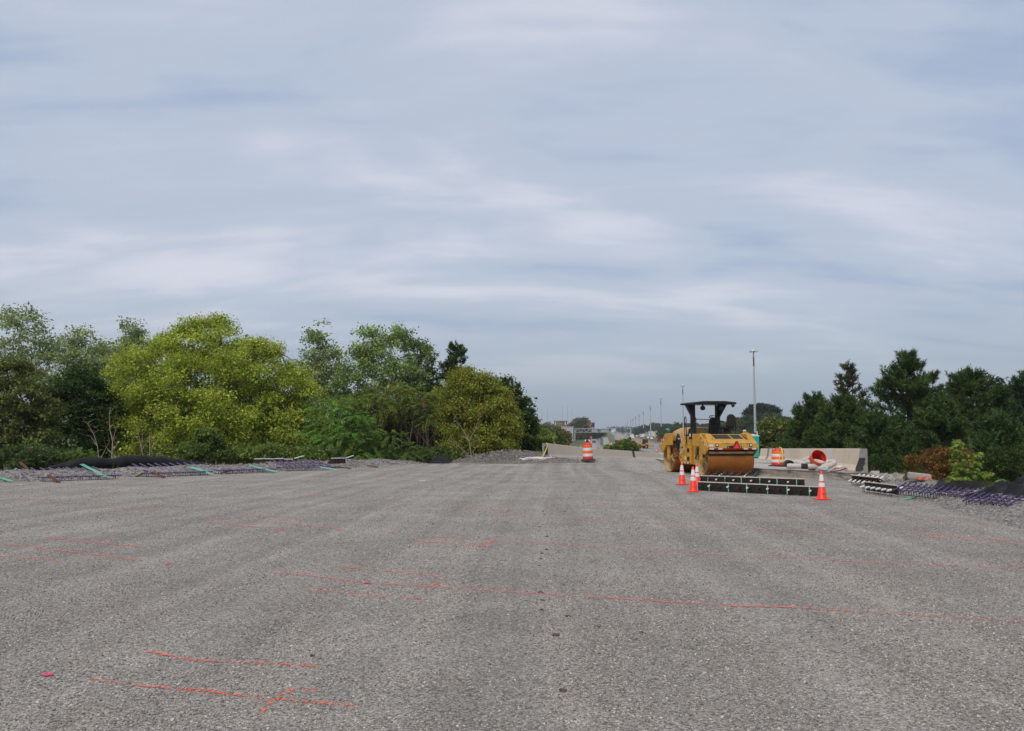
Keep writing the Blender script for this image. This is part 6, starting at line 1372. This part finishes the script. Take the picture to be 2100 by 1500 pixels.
for i, (k, px, D, lb) in enumerate((('car_white', 1336, 640, 'white car at the foot of the fourth mast'), ('car_red', 1345, 600, 'red car left of the red truck'), ('car_white', 1329, 720, 'white car left of the fourth mast'), ('car_dark', 1350, 560, 'dark car right of the red car by the truck'), ('car_red', 1322, 760, 'red car beside the fifth mast'), ('car_white', 1315, 850, 'white car under the tiny green sign by the fifth mast'), ('car_grey', 1360, 520, 'grey car right of the red truck'), ('car_white', 1306, 950, 'white car beyond the sixth mast'), ('car_white', 1283, 1300, 'farthest white car at the crest of the highway'), ('car_white', 1296, 1150, 'white car near the eighth mast'))):
    put_car(k, px, D, lb, True)
for kind, cab, px, D, lb in (('car_red', 'car_red', 1351, 540, 'red box truck at the foot of the third mast'), ('car_white', 'car_white', 1318, 780, 'white box truck left of the fourth mast'), ('car_white', 'car_grey', 1296, 620, 'white box truck on the near carriageway beside the orange cones')):
    t = make_truck(kind, cab, lb); x = at(px, 895, D).x; place(t, (x, D, surf(x, D)), (0, 0, hdg(D)), lb, 'trucks on the far highway')
tb = thing('message_trailer', 'black message board trailer among the far barrels', 'trailer'); x = at(1266, 900, 380).x; place(tb, (x, 380, surf(x, 380)), (0, 0, 0))
m = MB(); m.box((0, 0, 2.0), (2.0, 0.3, 1.7)); m.build('board', 'billboard_black', tb, bevel=0.03); m = MB(); m.box((0, 0, 0.7), (1.6, 2.4, 0.4)); m.build('frame', 'safety_orange', tb)
for s in (-0.85, 0.85): m = MB(); m.lathe([(0.1, -0.1), (0.33, -0.09), (0.33, 0.09), (0.1, 0.1)], 10, Matrix.Translation((s, 0, 0.33)) @ Matrix.Rotation(R(90), 4, 'Y'), True); m.build('wheel', 'black_rubber', tb)
m = MB(); m.tube([(0, 0, 0.8), (0, 0, 1.3)], 0.1, 6); m.build('mast', 'dark_metal', tb)
rs = thing('road_sign', 'grey back of a tall roadside sign left of the bush', 'sign'); x = at(1242, 905, 300).x; g1 = surf(x, 300); place(rs, (x, 300, g1))
m = MB(); m.box((0, 0, 2.6), (1.7, 0.06, 2.5)); m.build('panel', 'panel_grey', rs)
for s in (-0.7, 0.7): m = MB(); m.tube([(s, 0.08, -0.3), (s, 0.08, 3.9)], 0.07, 5); m.build('post', 'galv', rs)
for s in (1191, 1208): 
    p = at(s, 905, 200); m = MB(); m.tube([(0, 0, -0.3), (0, 0, 2.6)], 0.12, 6); o = m.build('steel_post', 'galv'); g1 = surf(p.x, 200); o.location = (p.x, 200, g1); tag(o, 'grey steel post beyond the barrier, %s of the striped barrel' % ('left' if s < 1200 else 'just right'), 'post')

# wheel loader and rack
def loader(label):
    t = thing('wheel_loader', label, 'wheel loader')
    m = MB(); m.prism([(-3.0, 1.0), (-3.0, 2.1), (-2.6, 2.3), (-0.9, 2.3), (-0.9, 1.0)], -0.95, 0.95, 'x'); m.build('engine_cover', 'yellow', t, bevel=0.08)
    m = MB(); m.box((0, 0.1, 1.3), (1.3, 3.2, 0.6)); m.build('frame', 'yellow', t, bevel=0.05)
    m = MB(); m.prism([(-0.9, 1.6), (0.5, 1.6), (0.35, 3.3), (-0.7, 3.3)], -0.7, 0.7, 'x'); cab = m.build('cab', 'car_glass', t, bevel=0.04)
    m = MB(); m.box((0, -0.2, 3.36), (1.55, 1.4, 0.14)); m.build('cab_roof', 'yellow', cab, bevel=0.03)
    for x in (-0.72, 0.72):
        for y in (-0.8, 0.42): m = MB(); m.tube([(x, y, 1.6), (x, y * 0.85, 3.3)], 0.05, 4); m.build('cab_pillar', 'black_paint', cab)
        m = MB(); m.prism([(0.6, 1.7), (0.9, 2.1), (2.6, 1.3), (3.0, 0.6), (2.7, 0.5), (2.3, 1.0)], x * 0.75 - 0.08, x * 0.75 + 0.08, 'x'); m.build('lift_arm', 'yellow', t)
    m = MB(); m.prism([(2.7, 0.15), (4.0, 0.10), (3.2, 0.35), (2.9, 0.8), (3.3, 1.3), (3.1, 1.35), (2.65, 0.8)], -1.3, 1.3, 'x'); m.build('bucket', 'yellow_pale', t)
    for x in (-0.95, 0.95):
        for y in (-1.9, 1.5):
            TT = Matrix.Translation((x, y, 0.75)) @ Matrix.Rotation(R(90), 4, 'Y')
            m = MB(); m.lathe([(0.35, -0.26), (0.70, -0.26), (0.75, -0.18), (0.75, 0.18), (0.70, 0.26), (0.35, 0.26)], 20, TT); tyre = m.build('wheel', 'black_rubber', t, smooth=True)
            m = MB(); m.lathe([(0.001, -0.18), (0.35, -0.22), (0.35, 0.22), (0.001, 0.18)], 16, TT); m.build('rim', 'yellow', tyre)
    m = MB(); m.tube([(0.5, -2.2, 2.3), (0.5, -2.2, 3.0)], 0.07, 6); m.build('exhaust', 'dark_metal', t)
    return t
ld = loader('yellow wheel loader parked on the far pavement beyond the left barrier'); x = at(1324, 918, 292).x; place(ld, (x, 292, surf(x, 292)), (0, 0, R(215)))
ld2 = copy_tree(ld); x = at(1291, 905, 430).x; place(ld2, (x, 430, surf(x, 430)), (0, 0, R(100)), 'far yellow loader above the roadside bush'); ld2['group'] = 'yellow loaders'; ld['group'] = 'yellow loaders'
rk = thing('guardrail_rack', 'rack of grey steel rails stacked beside the far loader', 'rack'); x = at(1347, 915, 285).x; g1 = surf(x, 285); place(rk, (x, 285, g1))
for k in range(7):
    m = MB(); m.tube([(-2.0 + 0.62 * k, 0, 0), (-2.0 + 0.62 * k, 0, 2.1 + 0.3 * (k % 2))], 0.09, 5); m.build('upright', 'galv', rk)
for k in range(6): m = MB(); m.tube([(-2.6, -0.3 + 0.1 * k, 0.4 + 0.32 * k), (2.4, -0.3 + 0.1 * k, 0.4 + 0.32 * k)], 0.07, 5); m.build('rail', 'galv', rk)
sh = np_mesh('stone_heap', *(lambda n: (np.array([(3.2 * i / n * math.cos(a), 2.4 * i / n * math.sin(a), 1.9 * max(0, 1 - (i / n)) * (1 + 0.15 * math.sin(5 * a + i))) for i in range(n + 1) for a in np.linspace(0, 2 * math.pi, 20, endpoint=False)]), np.array([(i * 20 + k, i * 20 + (k + 1) % 20, (i + 1) * 20 + (k + 1) % 20, (i + 1) * 20 + k) for i in range(n) for k in range(20)])))(7))
o = put('gravel_heap', sh, 'gravel_coarse', smooth=True); x = at(1354, 928, 238).x; o.location = (x, 238, surf(x, 238)); tag(o, 'grey gravel heap behind two far barrels left of the roller', 'gravel heap')
o2 = o.copy(); COL.objects.link(o2); x = at(1226, 916, 190).x; o2.location = (x, 190, surf(x, 190)); o2.scale = (1.1, 1, 1.0); tag(o2, 'tan mound just right of the left striped barrel', 'earth mound')

# far barrels: lines of tiny orange drums
fb0 = None
def far_barrel(px, D, label, group='tiny barrels closing the far lanes'):
    global fb0
    x = at(px, 900, D).x
    if fb0 is None:
        fb0 = make_barrel(); o = fb0
    else: o = copy_tree(fb0)
    place(o, (x, D, surf(x, D) + 0.01), (0, 0, 0), label, group); return o
far_barrel(1346, 236, 'far orange barrel standing left of the gravel heap'); far_barrel(1358, 232, 'far orange barrel right before the gravel heap'); far_barrel(1305, 250, 'far orange barrel at the right foot of the roadside bush')
small = None
def tiny_barrel(x, D):
    global small
    if small is None:
        small = thing('traffic_barrel', 'tiny orange barrel in the far lane closure', 'traffic barrel', (0, 0, 0), 0, 'tiny barrels closing the far lanes')
        m = MB(); m.lathe([(0.36, 0.0), (0.30, 0.1), (0.27, 0.5), (0.24, 0.95), (0.01, 1.0)], 10); m.build('shell', 'barrel_orange', small, smooth=True)
        m = MB(); m.lathe([(0.292, 0.3), (0.285, 0.45)], 10); m.build('band', 'barrel_white', small); m = MB(); m.lathe([(0.275, 0.62), (0.262, 0.78)], 10); m.build('band', 'barrel_white', small); o = small
    else: o = copy_tree(small)
    o.location = (x, D, surf(x, D)); return o
for k in range(26):
    D = 262 + 11 * k + 0.3 * k * k; tiny_barrel(XC(D) - 16.5 + 0.6 * random.random(), D)
for k in range(16):
    D = 300 + 22 * k; tiny_barrel(XC(D) - 8.2 + 0.5 * random.random(), D)
for k in range(14):
    D = 470 + 26 * k; tiny_barrel(XC(D) + 9.5 + 0.5 * random.random(), D)
for k in range(10):
    D = 520 + 30 * k; tiny_barrel(XC(D) + 30.5 + 0.5 * random.random(), D)
for px, D, lb in ((1212, 560, 'orange work sign on the grass bank under the gantry'),):
    x = at(px, 896, D).x; g1 = surf(x, D); t = thing('work_sign', lb, 'sign', (x, D, g1)); m = MB(); m.box((0, 0, 1.9), (1.5, 0.06, 1.5)); m.build('panel', 'safety_orange', t); m = MB(); m.tube([(0, 0.06, -0.2), (0, 0.06, 2)], 0.06, 5); m.build('post', 'galv', t)

# mid-distance trees as things of their own
MT = 'trees in the middle distance'
broadleaf('roadside_bush', 'green bush growing behind the left barrier panel joint', [(1283, 912, 13, 9), (1268, 917, 14, 6), (1294, 915, 10, 9), (1252, 920, 12, 4), (1303, 921, 7, 5)], 118, (0.15, 0.215, 0.05), 380, 22, 0.24, 0.13, 0.45, cat='bush', alt=(0.25, 0.27, 0.06), alt_p=0.15, trunk_r=0.06, wob=0.45, group=MT)
broadleaf('leafy_tree', 'lime green bush at the foot of the dark maple', [(1112, 900, 22, 18), (1100, 920, 22, 16), (1125, 905, 14, 14)], 100, (0.21, 0.26, 0.06), 420, 22, 0.26, 0.17, 0.6, group=MT, alt=(0.2, 0.2, 0.05), alt_p=0.2)
broadleaf('leafy_tree', 'green tree under the twin utility poles', [(1105, 884, 22, 9), (1090, 890, 22, 12), (1124, 890, 14, 10)], 170, (0.11, 0.165, 0.045), 420, 22, 0.4, 0.26, 1.0, group=MT)
broadleaf('leafy_tree', 'green bush before the grey hall', [(1133, 895, 14, 10), (1125, 904, 18, 10), (1145, 903, 11, 7)], 160, (0.13, 0.185, 0.045), 380, 22, 0.38, 0.25, 0.9, group=MT)
broadleaf('leafy_tree', 'brownish tree under the black billboard', [(1141, 886, 10, 6), (1152, 892, 11, 8), (1160, 899, 9, 7)], 210, (0.19, 0.16, 0.05), 380, 22, 0.45, 0.3, 1.0, group=MT)
broadleaf('leafy_tree', 'round tree between the two billboards', [(1187, 867, 11, 7), (1199, 866, 7, 7), (1178, 876, 10, 9), (1192, 880, 14, 10), (1185, 893, 15, 8)], 600, (0.15, 0.165, 0.06), 520, 22, 1.1, 0.75, 2.4, group=MT, trunk_r=0.5)
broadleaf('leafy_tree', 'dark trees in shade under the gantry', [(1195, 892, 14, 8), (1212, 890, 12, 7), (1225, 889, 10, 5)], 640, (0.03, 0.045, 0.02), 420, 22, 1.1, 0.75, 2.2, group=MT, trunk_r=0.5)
broadleaf('leafy_tree', 'dark rounded treetop on the hill behind the nearest mast', [(1545, 842, 14, 9), (1565, 838, 18, 8), (1585, 843, 15, 8), (1560, 850, 32, 9)], 360, (0.032, 0.050, 0.022), 620, 22, 0.75, 0.5, 1.5, group=MT, trunk_r=0.5)

# wooded banks and the far wood: one mass each
def wood(name, crowns, base, label, per=200, L0=1.0, alt=None, ap=0.0):
    Vs = []; Fs = []; Cs = []; k = 0
    for px, py, rx, ry, D in crowns:
        lb = [(np.array(at(px, py, D)), np.array([rx, rx, ry]) / ppm(D))]; s = lb[0][1][0]
        P, Dn = crown_points(lb, per, 0.16, 0.05, 0.35); (V, F), i = sprays(P, Dn, 4, s * 0.30, s * 0.20, s * 0.14, 0.1, 0.5)
        c0 = np.array(base) * np.exp(rng.normal(0, 0.18)) * (1 + rng.normal(0, 0.10, 3))
        if alt is not None and rng.random() < ap: c0 = np.array(alt) * np.exp(rng.normal(0, 0.15))
        C = np.clip(c0[None] * np.exp(rng.normal(0, 0.22, (len(F), 1))), 0.004, 0.9); Vs.append(V); Fs.append(F + k); Cs.append(np.repeat(C, 4, 0)); k += len(V)
    o = put(name, np_mesh(name, np.concatenate(Vs), np.concatenate(Fs), np.concatenate(Cs)), 'leaf'); struct(o, 'stuff'); o['label'] = label; return o
def ridge(pts, D0, D1, n, rmin, rmax, rows=3, drop=9):
    xs = [p[0] for p in pts]; ys = [p[1] for p in pts]; o = []
    for r in range(rows):
        for k in range(n):
            px = xs[0] + (xs[-1] - xs[0]) * (k + rng.random()) / n; rr = rng.uniform(rmin, rmax); py = np.interp(px, xs, ys) + rr * 0.75 + r * drop + rng.normal(0, 1.0); o.append((px, py, rr, rr * 0.8, D1 + (D0 - D1) * r / max(1, rows - 1) + rng.uniform(-15, 15)))
    return o
wood('hill_wood', ridge([(1490, 868), (1520, 858), (1545, 852), (1590, 850), (1610, 858), (1640, 862), (1700, 868)], 250, 340, 24, 8, 15, 4, 12), (0.075, 0.108, 0.038), 'mixed wood on the hill behind the roller', 260, alt=(0.10, 0.095, 0.035), ap=0.2)
wood('roadside_wood', ridge([(1352, 876), (1370, 873), (1385, 869), (1400, 868), (1425, 870), (1450, 872), (1500, 864)], 430, 540, 26, 6, 11, 3, 7), (0.075, 0.105, 0.040), 'wood along the right side of the highway', 220, alt=(0.10, 0.10, 0.04), ap=0.25)
wood('distant_wood', ridge([(1300, 877), (1320, 873), (1345, 868), (1360, 870), (1380, 872)], 800, 1000, 26, 4, 7, 2, 6), (0.040, 0.060, 0.032), 'farther wood along the right side of the highway', 160)
wood('distant_wood', ridge([(1225, 882), (1240, 879), (1260, 876), (1280, 876), (1300, 876), (1325, 872)], 1500, 2100, 30, 3, 5, 2, 4), (0.035, 0.055, 0.035), 'hazy wood where the highway meets the horizon', 120)
wood('distant_wood', ridge([(1085, 872), (1110, 870), (1125, 867), (1150, 872), (1175, 874), (1210, 880), (1240, 881)], 1000, 1300, 40, 4, 7, 3, 4), (0.038, 0.060, 0.034), 'hazy wood behind the billboards', 120)
wood('far_left_wood', [(px, 885 + rng.uniform(-4, 10), rng.uniform(14, 22), rng.uniform(14, 20), rng.uniform(110, 150)) for px in np.linspace(300, 1080, 26)], (0.05, 0.075, 0.025), 'wood beyond the left edge trees', 200)
wood('far_right_wood', [(px, 880 + rng.uniform(-10, 20), rng.uniform(22, 34), rng.uniform(20, 30), rng.uniform(95, 130)) for px in np.linspace(1640, 2300, 22)], (0.036, 0.060, 0.022), 'wood beyond the right edge pines', 200)
wood('far_right_wood', [(px, 1000 + rng.uniform(-30, 20), rng.uniform(95, 130), rng.uniform(130, 170), rng.uniform(42, 58)) for px in np.linspace(2330, 3600, 14)], (0.040, 0.064, 0.022), 'wood going on beyond the right edge of the picture', 300)
wood('far_left_wood', [(px, 940 + rng.uniform(-40, 20), rng.uniform(100, 140), rng.uniform(160, 210), rng.uniform(44, 60)) for px in np.linspace(-1500, -220, 14)], (0.09, 0.125, 0.035), 'wood going on beyond the left edge of the picture', 300)
# grass on the far bank
def bank(n):
    y = 200 * np.exp(rng.random(n) * 1.4); q = rng.uniform(-62, -30, n); x = np.array([XC(b) for b in y]) + q
    return np.array([(a, b, ground_z(a, b)) for a, b in zip(x, y)])
grass('bank_grass', 26000, bank, 3, 'rough green grass on the bank beside the side road', L0=1.1, col=(0.15, 0.19, 0.05))

# ================================================================== HAZE: the damp air over the whole place
hb = MB(); hb.box((0, 4200, 62), (9800, 10400, 140))
hz_ = hb.build('haze', 'galv'); hz_.data.materials.clear(); struct(hz_, 'stuff')
hm = bpy.data.materials.new('haze'); hm.use_nodes = True; hm.node_tree.nodes.clear()
ho = hm.node_tree.nodes.new('ShaderNodeOutputMaterial'); hv = hm.node_tree.nodes.new('ShaderNodeVolumePrincipled')
hv.inputs['Color'].default_value = (0.86, 0.91, 0.96, 1); hv.inputs['Density'].default_value = 0.00017; hv.inputs['Anisotropy'].default_value = 0.0
hm.node_tree.links.new(hv.outputs[0], ho.inputs['Volume']); hz_.data.materials.append(hm); hz_.display_type = 'WIRE'; hz_['label'] = 'thin damp haze over the whole place'
